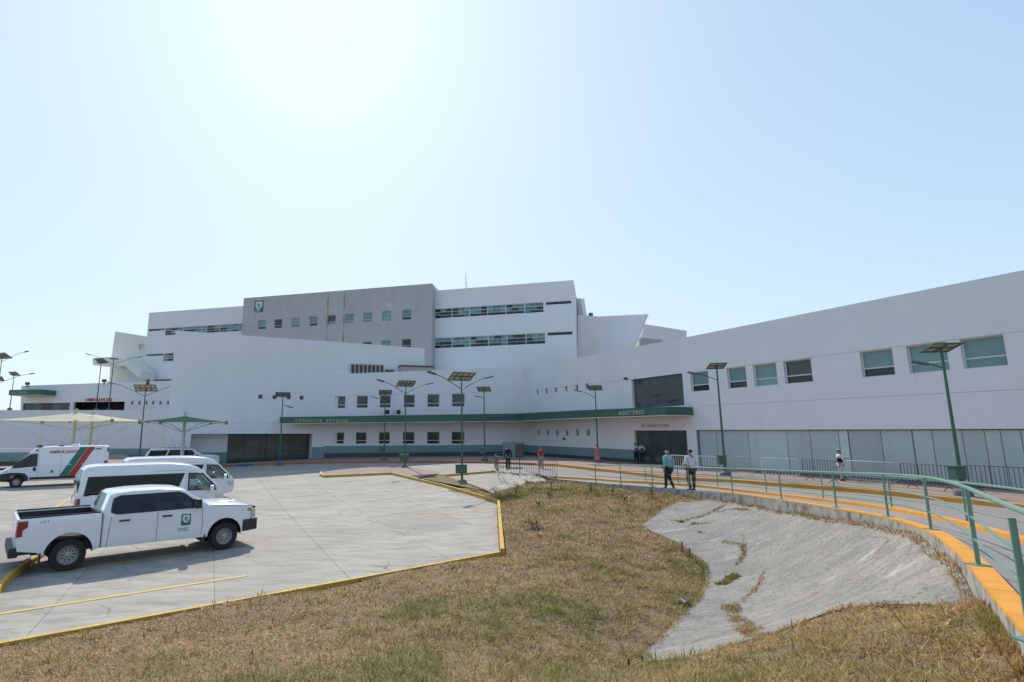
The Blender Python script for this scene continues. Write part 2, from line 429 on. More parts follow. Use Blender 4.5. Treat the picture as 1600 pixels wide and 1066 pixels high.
# kerb between road and plaza
E3 = [(180, 733, None), (345, 730.5, None), (420, 727, None), (500, 724.5, None), (600, 724, None), (700, 724, None), (775, 724.5, None), (870, 729, .86), (960, 739, .86), (1050, 750, .87), (1150, 755, .88), (1250, 763, .88), (1350, 771, .88), (1450, 781, .88), (1600, 797, .88), (1800, 820, .88), (2100, 860, .88)]
E3w = [(P(*e) if e[2] is not None else G(e[0], e[1])) for e in E3]

lot_poly = [G(-900, 1500), G(0, 1008), G(390, 936.5), G(780, 864), G(776, 785), G(690, 760), G(610, 741), G(690, 744), G(770, 770), G(862, 752), G(905, 742)]
lot_poly = [Vector((-24, 2, 0)), *[Vector((p.x, p.y, 0)) for p in lot_poly[1:]]] + [Vector((p.x, p.y + .1, 0)) for p in reversed(E3w[:8])] + [Vector((-75, 52, 0)), Vector((-75, 2, 0))]
mb = MB(); drape(lot_poly, 1.5, lambda x, y: Vector((x, y, zL(x, y) - .012)), mb)
lot = mb.build('parking_lot', M_jointd, None); tag(lot, 'pale concrete car park with joints and faded bay lines', kind='structure')
U = Vector((.78, .62)).normalized(); V_ = Vector((.40, -.917)).normalized(); det = U.x * V_.y - U.y * V_.x
def uv_of(x, y): return ((x * V_.y - y * V_.x) / det, (U.x * y - U.y * x) / det)
def xy_of(u, v): return (U.x * u + V_.x * v, U.y * u + V_.y * v)
lot_uv = [uv_of(p.x, p.y) for p in lot_poly]
su, sv = 3.2, 4.4; far = MB(); nslab = 0
for i in range(-40, 30):
    for j in range(-30, 20):
        q = clip_poly(lot_uv, i * su + .35, (i + 1) * su + .338, j * sv + .6, (j + 1) * sv + .592)
        if len(q) < 3 or abs(parea(q)) < .15: continue
        r = []
        for p in q:
            if not r or abs(p[0] - r[-1][0]) + abs(p[1] - r[-1][1]) > 1e-3: r.append(p)
        q = r; c = xy_of(sum(p[0] for p in q) / len(q), sum(p[1] for p in q) / len(q))
        w = [xy_of(*p) for p in q]
        if parea(w) < 0: w = w[::-1]
        if c[1] > 47 or c[0] < -32 or c[1] < 6: drape(w, 2.5, lambda x, y: Vector((x, y, zL(x, y))), far); continue
        mb = MB(); drape(w, 2.2, lambda x, y: Vector((x, y, zL(x, y))), mb)
        for k in range(len(w)):
            a, b = w[k - 1], w[k]
            mb.quad((*a, zL(*a)), (*a, zL(*a) - .02), (*b, zL(*b) - .02), (*b, zL(*b)))
        mb.build('concrete_slab', M_slab, lot); nslab += 1
f_ = far.build('distant_slabs', M_slab, lot); f_['kind'] = 'stuff'

def strip(pts, zf, w, dz, m, parent, name, seg=1.2):
    mb = MB()
    for a, b in zip(pts, pts[1:]):
        a = Vector(a[:2]); b = Vector(b[:2]); d = (b - a); n = max(1, int(d.length / seg)); t = d.normalized(); nn = Vector((-t.y, t.x)) * w / 2
        for i in range(n):
            p = a + d * i / n; q = a + d * (i + 1) / n
            c = [p - nn, q - nn, q + nn, p + nn]
            mb.quad(*[(v.x, v.y, zf(v.x, v.y) + dz) for v in c])
    return mb.build(name, m, parent)
for a, b, m in [((-60, 969), (385, 900), M_line), ((95, 895), (378, 851), M_line), ((-20, 838), (24, 830), M_line), ((24, 832), (112, 777), M_line),
                ((-80, 822), (80, 795), M_linep), ((-80, 800), (95, 776), M_linep), ((-80, 784), (108, 765), M_linep), ((-80, 771), (118, 757), M_linep),
                ((641, 809), (771, 793.5), M_line), ((602, 793), (740, 777.5), M_linep), ((578, 782), (700, 765.5), M_linep), ((560, 771.5), (660, 759.5), M_linep), ((538, 762.5), (640, 751.5), M_linep), ((515, 754), (620, 744.5), M_linep),
                ((700, 767), (688, 766), M_linep), ((715, 758), (800, 742), M_linep), ((755, 766), (850, 748), M_linep)]:
    o = strip([G(*a), G(*b)], zL, .14, .009, m, lot, 'bay_line'); 

def kerb(name, pts, w, h, m, side=1, zf=None, label=None, parent=None, base=-.05, col_ends=None):
    """kerb swept along pts (with z); side=+1: body to the left of travel"""
    pts = [Vector(p) for p in pts]; mb = MB(); L = []; Rr = []
    for i, p in enumerate(pts):
        d = (pts[min(i + 1, len(pts) - 1)] - pts[max(i - 1, 0)]); d.z = 0; d.normalize(); n = Vector((-d.y, d.x, 0)) * side
        L.append(p); Rr.append(p + n * w)
    for i in range(len(pts) - 1):
        a, b, c, d = L[i], L[i + 1], Rr[i + 1], Rr[i]
        up = Vector((0, 0, h)); dn = Vector((0, 0, base)); ch = (c - b).normalized() * .02
        ring = [a + dn, b + dn, c + dn, d + dn]; top = [a + up + ch, b + up + ch, c + up - ch, d + up - ch]
        if side < 0: ring = ring[::-1]; top = top[::-1]
        mb.hexa(ring, top)
    o = mb.build(name, m, parent, weld=.001)
    if parent is None: tag(o, label, kind='structure')
    return o
def dens(pts, n=4):
    r = []
    for a, b in zip(pts, pts[1:]):
        for k in range(n): r.append(a.lerp(b, k / n))
    return r + [pts[-1]]
def onL(pts, dz=0):
    r = []
    for a, b in zip(pts, pts[1:]):
        n = max(1, int((b - a).length / 2))
        for k in range(n):
            p = a.lerp(b, k / n); r.append(Vector((p.x, p.y, zL(p.x, p.y) + dz)))
    p = pts[-1]; return r + [Vector((p.x, p.y, zL(p.x, p.y) + dz))]
kerb('near_kerb', onL([G(-160, 1038), G(0, 1008.5), G(390, 937), G(781, 864.5)]), .15, .07, M_yel, -1, label='low yellow kerb line between the car park and the dry grass')
isl_k = [G(781, 866), G(776.5, 786.5), G(690, 761), G(611, 742), G(505, 746.5)]
kerb('island_kerb', onL(isl_k), .16, .16, M_yel, -1, label='yellow painted kerb stepping back around the planted island')
kerb('island_kerb', onL([G(505, 746.5), G(499, 744), G(500, 740)]), .16, .16, M_yel, -1, label='rounded yellow end of the kerb island')
kerb('apron_kerb', onL([G(690, 745.5), G(775, 738.3)]), .15, .14, M_yel, 1, label='short yellow kerb beside the concrete apron')
strip([G(650, 741), G(722, 761), G(768, 773), G(862, 755)], lambda x, y: zL(x, y) + .03, .14, .01, M_wallc, None, 'edging_strip'); tag(bpy.data.objects['edging_strip'], 'narrow concrete edging around the grass wedge', kind='structure')
ik = [G(-60, 968), G(-6, 936), G(20, 906), G(72, 868)]
kerb('bay_kerb', onL(ik), .16, .16, M_yel, 1, label='yellow kerb behind the rear wheel of the pickup')
kerb('bay_kerb', onL([G(28, 838), G(17, 839)]), .16, .16, M_yel, -1, label='small yellow kerb end left of the pickup tailgate')
mb = MB(); q = [G(-6, 931), G(22, 903), G(76, 866), G(92, 850), G(66, 842), G(28, 833), G(-90, 850), G(-120, 960)]
drape(q, .8, lambda x, y: Vector((x, y, zL(x, y) + .13)), mb); isl = mb.build('bay_island', M_path, None); tag(isl, 'raised concrete island at the left edge of the bays', kind='structure')

# plaza of reddish pavers between the kerb and the buildings
M_pav = mat('pink_pavers', (.40, .265, .22), .9, var=.25, vscale=1.2, bump=.2)
def add_brick(m, sx, mortar=(.25, .2, .18)):
    n = m.node_tree.nodes; l = m.node_tree.links; b = n['Principled BSDF']
    g = n.new('ShaderNodeNewGeometry'); br = n.new('ShaderNodeTexBrick'); br.inputs['Scale'].default_value = sx; br.inputs['Mortar Size'].default_value = .03
    br.inputs['Mortar'].default_value = (*mortar, 1); l.new(g.outputs['Position'], br.inputs['Vector'])
    s = b.inputs['Base Color']; src = s.links[0].from_socket
    d = n.new('ShaderNodeVectorMath'); d.operation = 'SCALE'; d.inputs['Scale'].default_value = .78
    l.new(src, d.inputs[0]); l.new(src, br.inputs['Color1']); l.new(d.outputs[0], br.inputs['Color2']); l.new(br.outputs[0], s)
add_brick(M_pav, 2.0)
def plaza_z(x, y): return max(zL(x, y), .0) + .14
bl = [PR.at(48, 0, -.1), PR.at(0, 0, -.1), PM.at(0, 0, -.1), PM.at(1.5, 0, -.1), PT.at(0, 0, -.1), Vector((-44, 74, 0)), Vector((-80, 74, 0)), Vector((-80, 56, 0))]
mb = MB(); pz = [Vector((p.x, p.y, 0)) for p in E3w] + bl
def pzz(x, y):
    p = zL(x, y); r = .0
    t = min(1, max(0, (x - 4) / 3)); return (p * (1 - t) + .87 * t) + .135
drape(pz, 1.5, lambda x, y: Vector((x, y, pzz(x, y))), mb)
tag(mb.build('plaza', M_pav, None), 'pink block paved plaza along the foot of the hospital', kind='structure')
# kerb of the plaza in painted lengths
K = dens(E3w, 3)
for i, p in enumerate(K):
    if p.x < 4.5: p.z = zL(p.x, p.y)
seg = {'kerb_red_orange': [], }
i355 = 3; 
def kpart(a, b, m, lab): kerb('plaza_kerb', K[a:b + 1], .2, .18, m, 1, label=lab, base=-.3)
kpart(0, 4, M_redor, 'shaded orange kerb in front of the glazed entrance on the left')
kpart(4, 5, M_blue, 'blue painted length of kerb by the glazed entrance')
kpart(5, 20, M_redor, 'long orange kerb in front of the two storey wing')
kpart(20, len(K) - 1, M_or, 'orange kerb sweeping along the plaza below the auditorium')

# road and footpath lofted between their edge lines
def resample(pts, n):
    d = [0]
    for a, b in zip(pts, pts[1:]): d.append(d[-1] + (b - a).length)
    r = []
    for k in range(n):
        t = d[-1] * k / (n - 1); i = max(j for j in range(len(d)) if d[j] <= t + 1e-9); i = min(i, len(pts) - 2)
        r.append(pts[i].lerp(pts[i + 1], (t - d[i]) / max(1e-9, d[i + 1] - d[i])))
    return r
def smooth(pts, it=2):
    for _ in range(it):
        q = [pts[0]]
        for a, b in zip(pts, pts[1:]): q += [a.lerp(b, .25), a.lerp(b, .75)]
        pts = q + [pts[-1]]
    return pts
E1s, E2s = smooth(E1w), smooth(E2w)
def loft(name, A, B, m, n=60, rows=6, dz=0, label=None):
    A, B = resample(A, n), resample(B, n); mb = MB()
    for i in range(n - 1):
        for j in range(rows):
            f = lambda k, t: A[k].lerp(B[k], t / rows) + Vector((0, 0, dz))
            mb.quad(f(i, j), f(i + 1, j), f(i + 1, j + 1), f(i, j + 1))
    o = mb.build(name, m, None, weld=.0005); tag(o, label, kind='structure')
    for p in o.data.polygons: pass
    bm = bmesh.new(); bm.from_mesh(o.data); bmesh.ops.recalc_face_normals(bm, faces=bm.faces)
    if sum(f.normal.z for f in bm.faces) < 0: bmesh.ops.reverse_faces(bm, faces=bm.faces)
    bm.to_mesh(o.data); bm.free(); return o
loft('road', [G(775, 724.5)] + E3w[7:], [G(862, 750)] + E2s, M_road, 60, 8, .002, 'grey concrete road curving between the two orange kerbs')
loft('footpath', E2s, E1s, M_path, 80, 3, .06, 'narrow grey footpath between the two green railings')
kerb('footpath_kerb', E2s, .24, .16, M_or, -1, label='orange kerb between the footpath and the road', base=-.2)
# retaining kerb wall with orange coping
rw = thing('retaining_wall', 'low stained concrete retaining wall with orange coping along the drain', 'wall', tuple(E1s[10]))
def ribbon(pts, w, z0, z1, m, parent, name, side):
    mb = MB(); A = []; B = []
    for i, p in enumerate(pts):
        d = (pts[min(i + 1, len(pts) - 1)] - pts[max(i - 1, 0)]); d.z = 0; d.normalize(); n = Vector((-d.y, d.x, 0)) * side
        A.append(p); B.append(p + n * w)
    u0 = Vector((0, 0, z0)); u1 = Vector((0, 0, z1))
    for i in range(len(pts) - 1):
        r = [A[i] + u0, A[i + 1] + u0, B[i + 1] + u0, B[i] + u0]; t = [A[i] + u1, A[i + 1] + u1, B[i + 1] + u1, B[i] + u1]
        if side < 0: r = r[::-1]; t = t[::-1]
        mb.hexa(r, t)
    return mb.build(name, m, parent, weld=.0008)
E1d = resample(E1s, 140)
ribbon(E1d, .20, -.9, .075, M_wallc, rw, 'wall_body', 1)
for a, b in zip(range(0, 140, 12), range(12, 152, 12)):      # coping in cast lengths
    seg_ = E1d[a:min(b, 139) + 1]
    if len(seg_) > 1:
        sg = [Vector(p) for p in seg_]; sg[0] = sg[0].lerp(sg[1], .06)
        if a < 48: continue
        ribbon(sg, .205, .078, .115, M_or, rw, 'coping', 1)

# ------------------------------------------------------------------ grass terrain by thin plate spline
def gp(px, py, z): p = P(px, py, z); return (p.x, p.y, z)
ctl = []
for t in np.linspace(0, 1, 9):
    a, b = G(-160, 1040), G(781, 865); p = a.lerp(b, t); ctl.append((p.x, p.y, zL(p.x, p.y) + .02))
for p in [G(779, 830), G(776.5, 787), G(690, 762), G(650, 745), G(722, 762), G(768, 774), G(862, 756)]: ctl.append((p.x, p.y, p.z + .03))
for i in range(0, 140, 7):
    p = E1d[i]; dd = max(0.0, min(1, i / 60)) * (1 - .75 * max(0, min(1, (i - 62) / 30))); ctl.append((p.x, p.y, p.z - .02 - .24 * dd))
    if E1[0][2] <= p.z: pass
ctl += [gp(860, 800, .35), gp(940, 790, .45), gp(1010, 820, .25), gp(1060, 865, .0), gp(1104, 900, -.12), gp(1060, 985, -.2), gp(1005, 1034, -.15),
        gp(900, 870, .05), gp(950, 940, -.02), gp(800, 900, .08), gp(820, 980, .15), gp(600, 940, .10), gp(400, 985, .12), gp(700, 1020, .35), gp(200, 1030, .25),
        gp(1120, 850, .25), gp(1200, 870, .35), gp(1300, 880, .80), gp(1400, 900, 1.27), gp(1480, 928, 1.60), gp(1160, 960, .0), gp(1250, 930, .35),
        gp(1100, 1025, .35), gp(1200, 987, .8), gp(1300, 955, 1.15), gp(1400, 944, 1.42), gp(1470, 945, 1.55), gp(1535, 956, 1.68),
        gp(1000, 1066, .6), gp(800, 1066, .7), gp(500, 1066, .55), gp(200, 1066, .45), gp(0, 1066, .4), gp(1200, 1066, 1.35), gp(1400, 1066, 1.62), gp(1580, 1050, 1.75),
        (0, 0, 1.9), (4, 0, 1.95), (-4, 1, 1.5), (-10, 1, .9), (-16, 3, .4), (0, -8, 1.95), (8, -6, 1.95), (-12, -8, 1.5), (2.5, 3, 1.8), (0, 3.2, 1.5)]
C3 = np.array(ctl); 
def tps_k(r2): return np.where(r2 > 1e-12, r2 * np.log(np.maximum(r2, 1e-12)) * .5, 0)
n_ = len(C3); D2 = ((C3[:, None, :2] - C3[None, :, :2]) ** 2).sum(-1)
A_ = np.zeros((n_ + 3, n_ + 3)); A_[:n_, :n_] = tps_k(D2) + np.eye(n_) * .25; A_[:n_, n_:] = np.c_[np.ones(n_), C3[:, :2]]; A_[n_:, :n_] = A_[:n_, n_:].T
sol = np.linalg.solve(A_, np.r_[C3[:, 2], 0, 0, 0])
def zG(x, y):
    x = np.asarray(x, float); y = np.asarray(y, float); sh = x.shape; x = x.ravel(); y = y.ravel()
    r2 = (x[:, None] - C3[None, :, 0]) ** 2 + (y[:, None] - C3[None, :, 1]) ** 2
    z = tps_k(r2) @ sol[:n_] + sol[n_] + sol[n_ + 1] * x + sol[n_ + 2] * y
    return z.reshape(sh)
def Gt(px, py, dz=0):                    # on the terrain
    r = ray(px, py); z = .5
    for _ in range(40):
        t = (z - ZC) / r.z; z = .6 * z + .4 * float(zG([r.x * t], [r.y * t])[0])
    t = (z - ZC) / r.z; return Vector((r.x * t, r.y * t, z + dz))
dp = [(1005, 822), (1030, 800), (1062, 784), (1107, 781), (1150, 789), (1200, 800), (1303, 817), (1382, 834), (1454, 867), (1504, 904), (1530, 924), (1548, 948), (1536, 952),
      (1470, 946), (1400, 945), (1300, 956), (1200, 988), (1100, 1022), (1003, 1034), (1003, 1024), (1030, 1000), (1062, 965), (1090, 935), (1103, 905), (1100, 885), (1080, 870), (1058, 850), (1025, 834)]
wall_side = [i for i in range(20, 139) if 1110 < 700 + FP * E1d[i].x / (E1d[i].y * math.cos(TH) + (E1d[i].z - ZC) * math.sin(TH)) < 1538]
drain_xy = [Gt(*p) for p in dp[:3]] + [E1d[i] + Vector((-.03, -.02, 0)) for i in wall_side] + [Gt(*p) for p in dp[12:]]; drain_xy = [(p.x, p.y) for p in drain_xy]
NW = len(wall_side)
far_lot = [G(-160, 1045), G(0, 1014), G(390, 942), G(784, 868), G(778, 787), G(690, 761), G(640, 748), G(650, 742), G(722, 761), G(768, 773), G(862, 754)]
turf = [Vector((-24, 1.6, 0))] + far_lot[1:] + E1d + [Vector((9, -10, 0)), Vector((-26, -10, 0))]
turf = [(p.x, p.y) for p in turf]
bump_n = [(rng.uniform(.6, 4), rng.uniform(0, 6.28), rng.uniform(0, 6.28)) for _ in range(14)]
def rough(x, y):
    z = 0 * x
    for k, (f, a, ph) in enumerate(bump_n): z = z + .010 / (f ** .7) * np.sin(f * 2 * (x * math.cos(a) + y * math.sin(a)) + ph)
    return z
mb = MB(); drape(turf, .3, lambda x, y: Vector((x, y, 0)), mb)
vv = np.array(mb.v); zz = zG(vv[:, 0], vv[:, 1]); vv[:, 2] = zz + rough(vv[:, 0], vv[:, 1]) * 1.0 - .01
INS = np.array([all(inpoly(x + a, y + b, drain_xy) for a, b in ((0, 0), (.35, 0), (-.35, 0), (0, .35), (0, -.35))) for x, y in vv[:, :2]]); vv[INS, 2] -= .10
mb.v = [tuple(p) for p in vv]
tag(mb.build('grass_ground', M_soil, None, smooth=60, weld=.0005), 'rolling bank of sun dried turf between car park and walkway', kind='structure')
# concrete drain apron
mb = MB(); drape(drain_xy, .2, lambda x, y: Vector((x, y, 0)), mb)
vv = np.array(mb.v); vv[:, 2] = zG(vv[:, 0], vv[:, 1]) + .010 + rough(vv[:, 0], vv[:, 1]) * .9; mb.v = [tuple(p) for p in vv]
tag(mb.build('drain_channel', M_drain, None, smooth=60, weld=.0005), 'weathered grey concrete drain apron sloping down from the walkway', kind='structure')
# grass wedge on the island and pink paving there
mb = MB(); isl_p = [G(499, 741), G(505, 746), G(611, 742), G(650, 751), G(690, 742), G(640, 733), G(560, 733)]
drape(isl_p, 1.0, lambda x, y: Vector((x, y, zL(x, y) + .145)), mb)
tag(mb.build('island_paving', M_pav, None), 'pink paving on the island beside the street lamps', kind='structure')
wedge = [(p.x, p.y) for p in [G(640, 748), G(690, 744), G(770, 771), G(722, 764), G(690, 762)]]
# land all around, out to the horizon
mb = MB(); hole = [(-75, 2), (-24, -10), (9, -10)]
for x0, x1, y0, y1 in ((-1500, 1500, -1500, 1500),): mb.quad((x0, y0, -1.2), (x1, y0, -1.2), (x1, y1, -1.2), (x0, y1, -1.2))
tag(mb.build('ground', M_soil, None), 'flat dry land around the hospital grounds', kind='structure')
mb = MB()
for a in (((-26, -60), (60, -60), (60, -10), (-26, -10)), ((-120, -60), (-26, -60), (-26, 2), (-120, 2))):
    drape(a, 8, lambda x, y: Vector((x, y, min(1.93, max(.0, .11 * (x + 26))))), mb)
tag(mb.build('rear_ground', M_soil, None), 'dry open ground on the near side of the car park', kind='structure')
# ================================================================== BUILDINGS
def joint(pl, pts, parent, m=None):
    mb = MB()
    for (a, za), (b, zb) in zip(pts, pts[1:]):
        mb.hexa([pl.at(a, za, .006), pl.at(b, zb, .006), pl.at(b, zb, -.01), pl.at(a, za, -.01)], [pl.at(a, za + .03, .006), pl.at(b, zb + .03, .006), pl.at(b, zb + .03, -.01), pl.at(a, za + .03, -.01)])
    return mb.build('wall_joint', m or M_joint, parent)
# ---- auditorium wing (right)
aud = thing('auditorium_building', 'long white two storey wing with frosted glazing on the right', 'building', tuple(PR.at(20, 1)))
PR2 = PR
SR = 52.0
wins = [(23.85, 25.5), (27.1, 28.6), (29.15, 30.8), (31.3, 33.05), (35.8, 37.4), (38.05, 39.75), (40.3, 41.9), (44.4, 46.1), (47.3, 49)]
slit_u = [2.15, 3.95, 5.75, 7.6, 9.4, 11.0]; slit_l = [2.1, 3.9, 5.7, 7.45, 9.2, 10.9]
holes = [rect(a, b, 6.6, 8.05) for a, b in wins] + [rect(s, s + .42, 7.75, 8.3) for s in slit_u] + [rect(s, s + .45, 3.22, 3.82) for s in slit_l]
holes += [rect(17.45, 23.1, 5.62, 8.12), rect(17.45, 23.1, .9, 3.72), rect(24.0, SR - .5, 1.0, 3.74)]
facade('wall', PR, [(0, -.6), (SR, -.6), (SR, 10.82), (43, 10.82), (24, 10.85), (10, 11.0), (0, 11.13)], holes, 14, M_wall, aud, .32)
tops = [.33, .33, .36, .36, .3, .32, .32, .3, .3]
for i, (a, b) in enumerate(wins):
    window(PR, a, b, 6.6, 8.05, aud, M_blind if i != 3 else M_green_g, (M_dark, M_dark, M_blind, M_dark, M_dark, M_blind, M_blind, M_dark, M_dark)[i], .34, rec=.22)
for s in slit_u: window(PR, s, s + .42, 7.75, 8.3, aud, M_dark, M_dark, 0, rec=.2, fw=.03)
for s in slit_l: window(PR, s, s + .45, 3.22, 3.82, aud, M_dark, M_dark, 0, rec=.2, fw=.03)
w = MB(); bar(w, PR, 17.45, 23.1, 5.62, 5.68, -.3, -.22); bar(w, PR, 17.45, 23.1, 8.06, 8.12, -.3, -.22); w = w.build('window', M_poledk, aud)
for k in range(3): pane(PR, 17.47 + k * 1.88, 17.47 + (k + 1) * 1.88 - .02, 5.68, 8.06, -.24, M_big, w)
w = MB(); bar(w, PR, 17.45, 23.1, 3.66, 3.72, -.3, -.2)
for k in range(4): bar(w, PR, 17.45 + k * 1.87, 17.5 + k * 1.87, .95, 3.66, -.3, -.22)
bar(w, PR, 19.4, 23.1, 3.1, 3.14, -.3, -.22)
w = w.build('entrance', M_poledk, aud)
for k in range(3): pane(PR, 17.5 + k * 1.87, 17.45 + (k + 1) * 1.87 - .01, .98, 3.66, -.25, M_door, w)
# frosted glazing: leaf by leaf
edges = [PR.px(x, 680)[0] for x in (1087, 1116, 1166, 1226, 1262, 1307, 1322, 1373, 1422, 1453, 1500, 1535, 1560, 1592)]
edges[0] = 24.02; edges += [43.6, 45.2, 46.8, 48.4, 50, SR - .52]
gz = MB(); bar(gz, PR, 24.0, SR - .5, 3.69, 3.74, -.3, -.12); bar(gz, PR, 24.0, SR - .5, .98, 1.14, -.3, -.10); bar(gz, PR, 24.0, 24.1, 1.14, 3.69, -.3, -.1)
for k, e in enumerate(edges[1:-1]):
    bar(gz, PR, e - .012 - .02 * (k in (5, 7)), e + .012 + .02 * (k in (5, 7)), 1.14, 3.69, -.3, -.19)
gz = gz.build('glazing', mat('gray_mullion', (.14, .155, .155), .5), aud)
for a, b in zip(edges, edges[1:]): pane(PR, a + .015, b - .015, 1.14, 3.69, -.2, M_film, gz)
for a, b in ((0, 17.45), (23.1, 24.0)):
    mb = MB(); bar(mb, PR, a, b, 1.0, 2.1, -.01, .02); mb.build('dado', M_teal, aud) if b < 20 else None
mb = MB(); bar(mb, PR, 0, 17.4, .9, 1.3, .021, .035); mb.build('skirting', M_tealdk, aud)  # darker band along the wall foot, below the teal
joint(PR, [(.1, 8.32), (17.4, 8.14)], aud); joint(PR, [(23.2, 8.08), (SR, 8.06)], aud); joint(PR, [(24.0, 5.5), (SR, 5.46)], aud)
mb = MB(); bar(mb, PR, -.0, SR, 10.8, 10.8, 0, 0)
text_on('lettering', 'DR. FERRER FLORES', .36, PR.mat4(18.3, 3.98, .02), M_galv, aud, extrude=.02, spacing=1.0)
# small sign plate and camera
mb = MB(); bar(mb, PR, 6.9, 7.4, 2.78, 3.02, .0, .03); o = mb.build('notice_sign', M_red, None); tag(o, 'tiny red and white notice on the wall below the slit windows', 'sign')
mb = MB(); mb.box(PR.at(16.9, 8.25, .15), (.28, .2, .16)); mb.tube([PR.at(16.9, 8.25, 0), PR.at(16.9, 8.25, .15)], .03); o = mb.build('security_camera', M_blk, None); tag(o, 'small dark security camera left of the smoked window', 'camera')
# ---- green canopy over both entrances
can = thing('entrance_canopy', 'long dark green canopy reading consulta externa and auditorio', 'canopy', tuple(PM.at(12, 5, 2)))
QM, QR = PM.shift(2.4), PR.shift(2.4)
def cpt(pl, px, py): s, z = pl.px(px, py); return pl.at(s, z)
ct = [cpt(QM, 437, 652), cpt(QM, 500, 651), cpt(QM, 600, 649.4), cpt(QM, 700, 647.8)]
cbm = [cpt(QM, 437, 661.5), cpt(QM, 500, 661), cpt(QM, 600, 660), cpt(QM, 700, 659)]
# meeting corner of the two fronts
def meet(a, b):
    d = a.d; e = b.d; w = b.A - a.A; dt = d.x * -e.y + e.x * d.y; t = (w.x * -e.y + e.x * w.y) / dt; return a.A + d * t
X = meet(QM, QR); xp = 700 + FP * (X.x / X.y)  # near enough
sx = (X - QM.A).dot(QM.d); zt = QM.px(800, 646)[1]; zb = QM.px(800, 658.2)[1]
ct.append(Vector((X.x, X.y, 5.62))); cbm.append(Vector((X.x, X.y, 4.80)))
for px, a, b in ((900, 641.5, 653.5), (1042, 635.6, 648.8)):
    ct.append(cpt(QR, px, a)); cbm.append(cpt(QR, px, b))
e0 = ct[-1]; s_end = PR.px(1083, 640)[0]
ct.append(PR.at(s_end, e0.z, .02)); cbm.append(PR.at(s_end, cbm[-1].z, .02))
inn = [(PM.at((p - PM.A).dot(PM.d), 0)) for p in ct[:4]] + [Vector((*PR.A.xy, 0))] + [PR.at((p - PR.A).dot(PR.d), 0) for p in ct[5:7]] + [PR.at(s_end, 0)]
inn[0] = PM.at(-.2, 0, -.6)
fa, so, tp = MB(), MB(), MB()
for i in range(len(ct) - 1):
    a, b, c, d = cbm[i], cbm[i + 1], ct[i + 1], ct[i]
    n = (b - a).cross(Vector((0, 0, 1))).normalized() * -.12
    fa.hexa([a, b, b - n * -1, a - n * -1], [d, c, c - n * -1, d - n * -1])
    ia, ib = inn[i], inn[i + 1]
    up = Vector((0, 0, .05)); lo = lambda v, z: Vector((v.x, v.y, z))
    so.quad(a - up, lo(ia, a.z) - up, lo(ib, b.z) - up, b - up); so.quad(a - up, b - up, b, a)
    tp.quad(d - up, c - up, lo(ib, c.z) - up, lo(ia, d.z) - up)
a, d = cbm[0], ct[0]; fa.quad(Vector((inn[0].x, inn[0].y, a.z)), a, d, Vector((inn[0].x, inn[0].y, d.z)))
fa.build('fascia', M_green, can); so.build('soffit', M_soffit, can); tp.build('canopy_top', M_plinth, can)
def fas_text(body, size, pl, px, py, m, name='lettering', spacing=1.1):
    s, z = pl.px(px, py, .03); return text_on(name, body, size, pl.mat4(s, z, .03), m, can, extrude=.03, spacing=spacing, bold=.008)
fas_text('CONSULTA  EXTERNA', .40, QM, 461, 659.3, M_lettery, spacing=1.36)
fas_text('AUDITORIO', .44, QR, 967, 648.8, M_letter, spacing=1.28)
# ---- consultation wing (middle)
con = thing('consultation_building', 'white two storey wing with six windows in each of two rows', 'building', tuple(PM.at(12, 1)))
xsU = [(523, 540), (557.5, 575), (593.5, 611), (631, 648.5), (668, 687), (706.5, 726.5)]
xsL = [(521.5, 538), (556, 573), (592, 609.5), (629.5, 648), (667.5, 687), (706, 726)]
ytU = (619.5, 615.3); ybU = (638.5, 635.5); ytL = (675.6, 674.5); ybL = (694, 694)
def row(xs, yt, yb):
    r = []
    for a, b in xs:
        t = ((a + b) / 2 - 523) / 195; y1 = yt[0] + (yt[1] - yt[0]) * t; y0 = yb[0] + (yb[1] - yb[0]) * t
        s0 = PM.px(a, (y0 + y1) / 2)[0]; s1 = PM.px(b, (y0 + y1) / 2)[0]; r.append((s0, s1, PM.px((a + b) / 2, y0)[1], PM.px((a + b) / 2, y1)[1]))
    return r
wu, wl = row(xsU, ytU, ybU), row(xsL, ytL, ybL)
zr = lambda px, py: PM.px(px, py)
roof = [zr(511, 585), zr(600, 581.8), zr(700, 578), zr(800, 574)]
facade('wall', PM, [(1.0, -.4), (PM.L, -.4), (PM.L, 11.13)] + roof[::-1][:3] + [roof[0], (1.0, roof[0][1])], [rect(*w) for w in wu + wl], 12, M_wall, con, .3)
for i, w in enumerate(wu): window(PM, *w, con, (M_green_g, M_green_g, M_dark, M_dark, M_green_g, M_green_g)[i], M_dark, .3, rec=.2, fw=.05)
for i, w in enumerate(wl): window(PM, *w, con, M_dark, M_dark, .3, rec=.2, fw=.05)
mb = MB(); bar(mb, PM, 1.05, PM.L, .8, 2.16, -.01, .02); mb.build('dado', M_teal, con)
mb = MB(); bar(mb, PM, 1.05, PM.L, .6, 1.4, .021, .035); mb.build('skirting', M_tealdk, con)
joint(PM, [PM.px(512, 619.5), PM.px(800, 612.5), (PM.L - .1, 8.35)], con)
mb = MB(); s, z = PM.px(615.5, 612); mb.tube([PM.at(s, z, .06), PM.at(s, 5.4, .06)], .05, 6); mb.build('drain_pipe', M_wall, con)
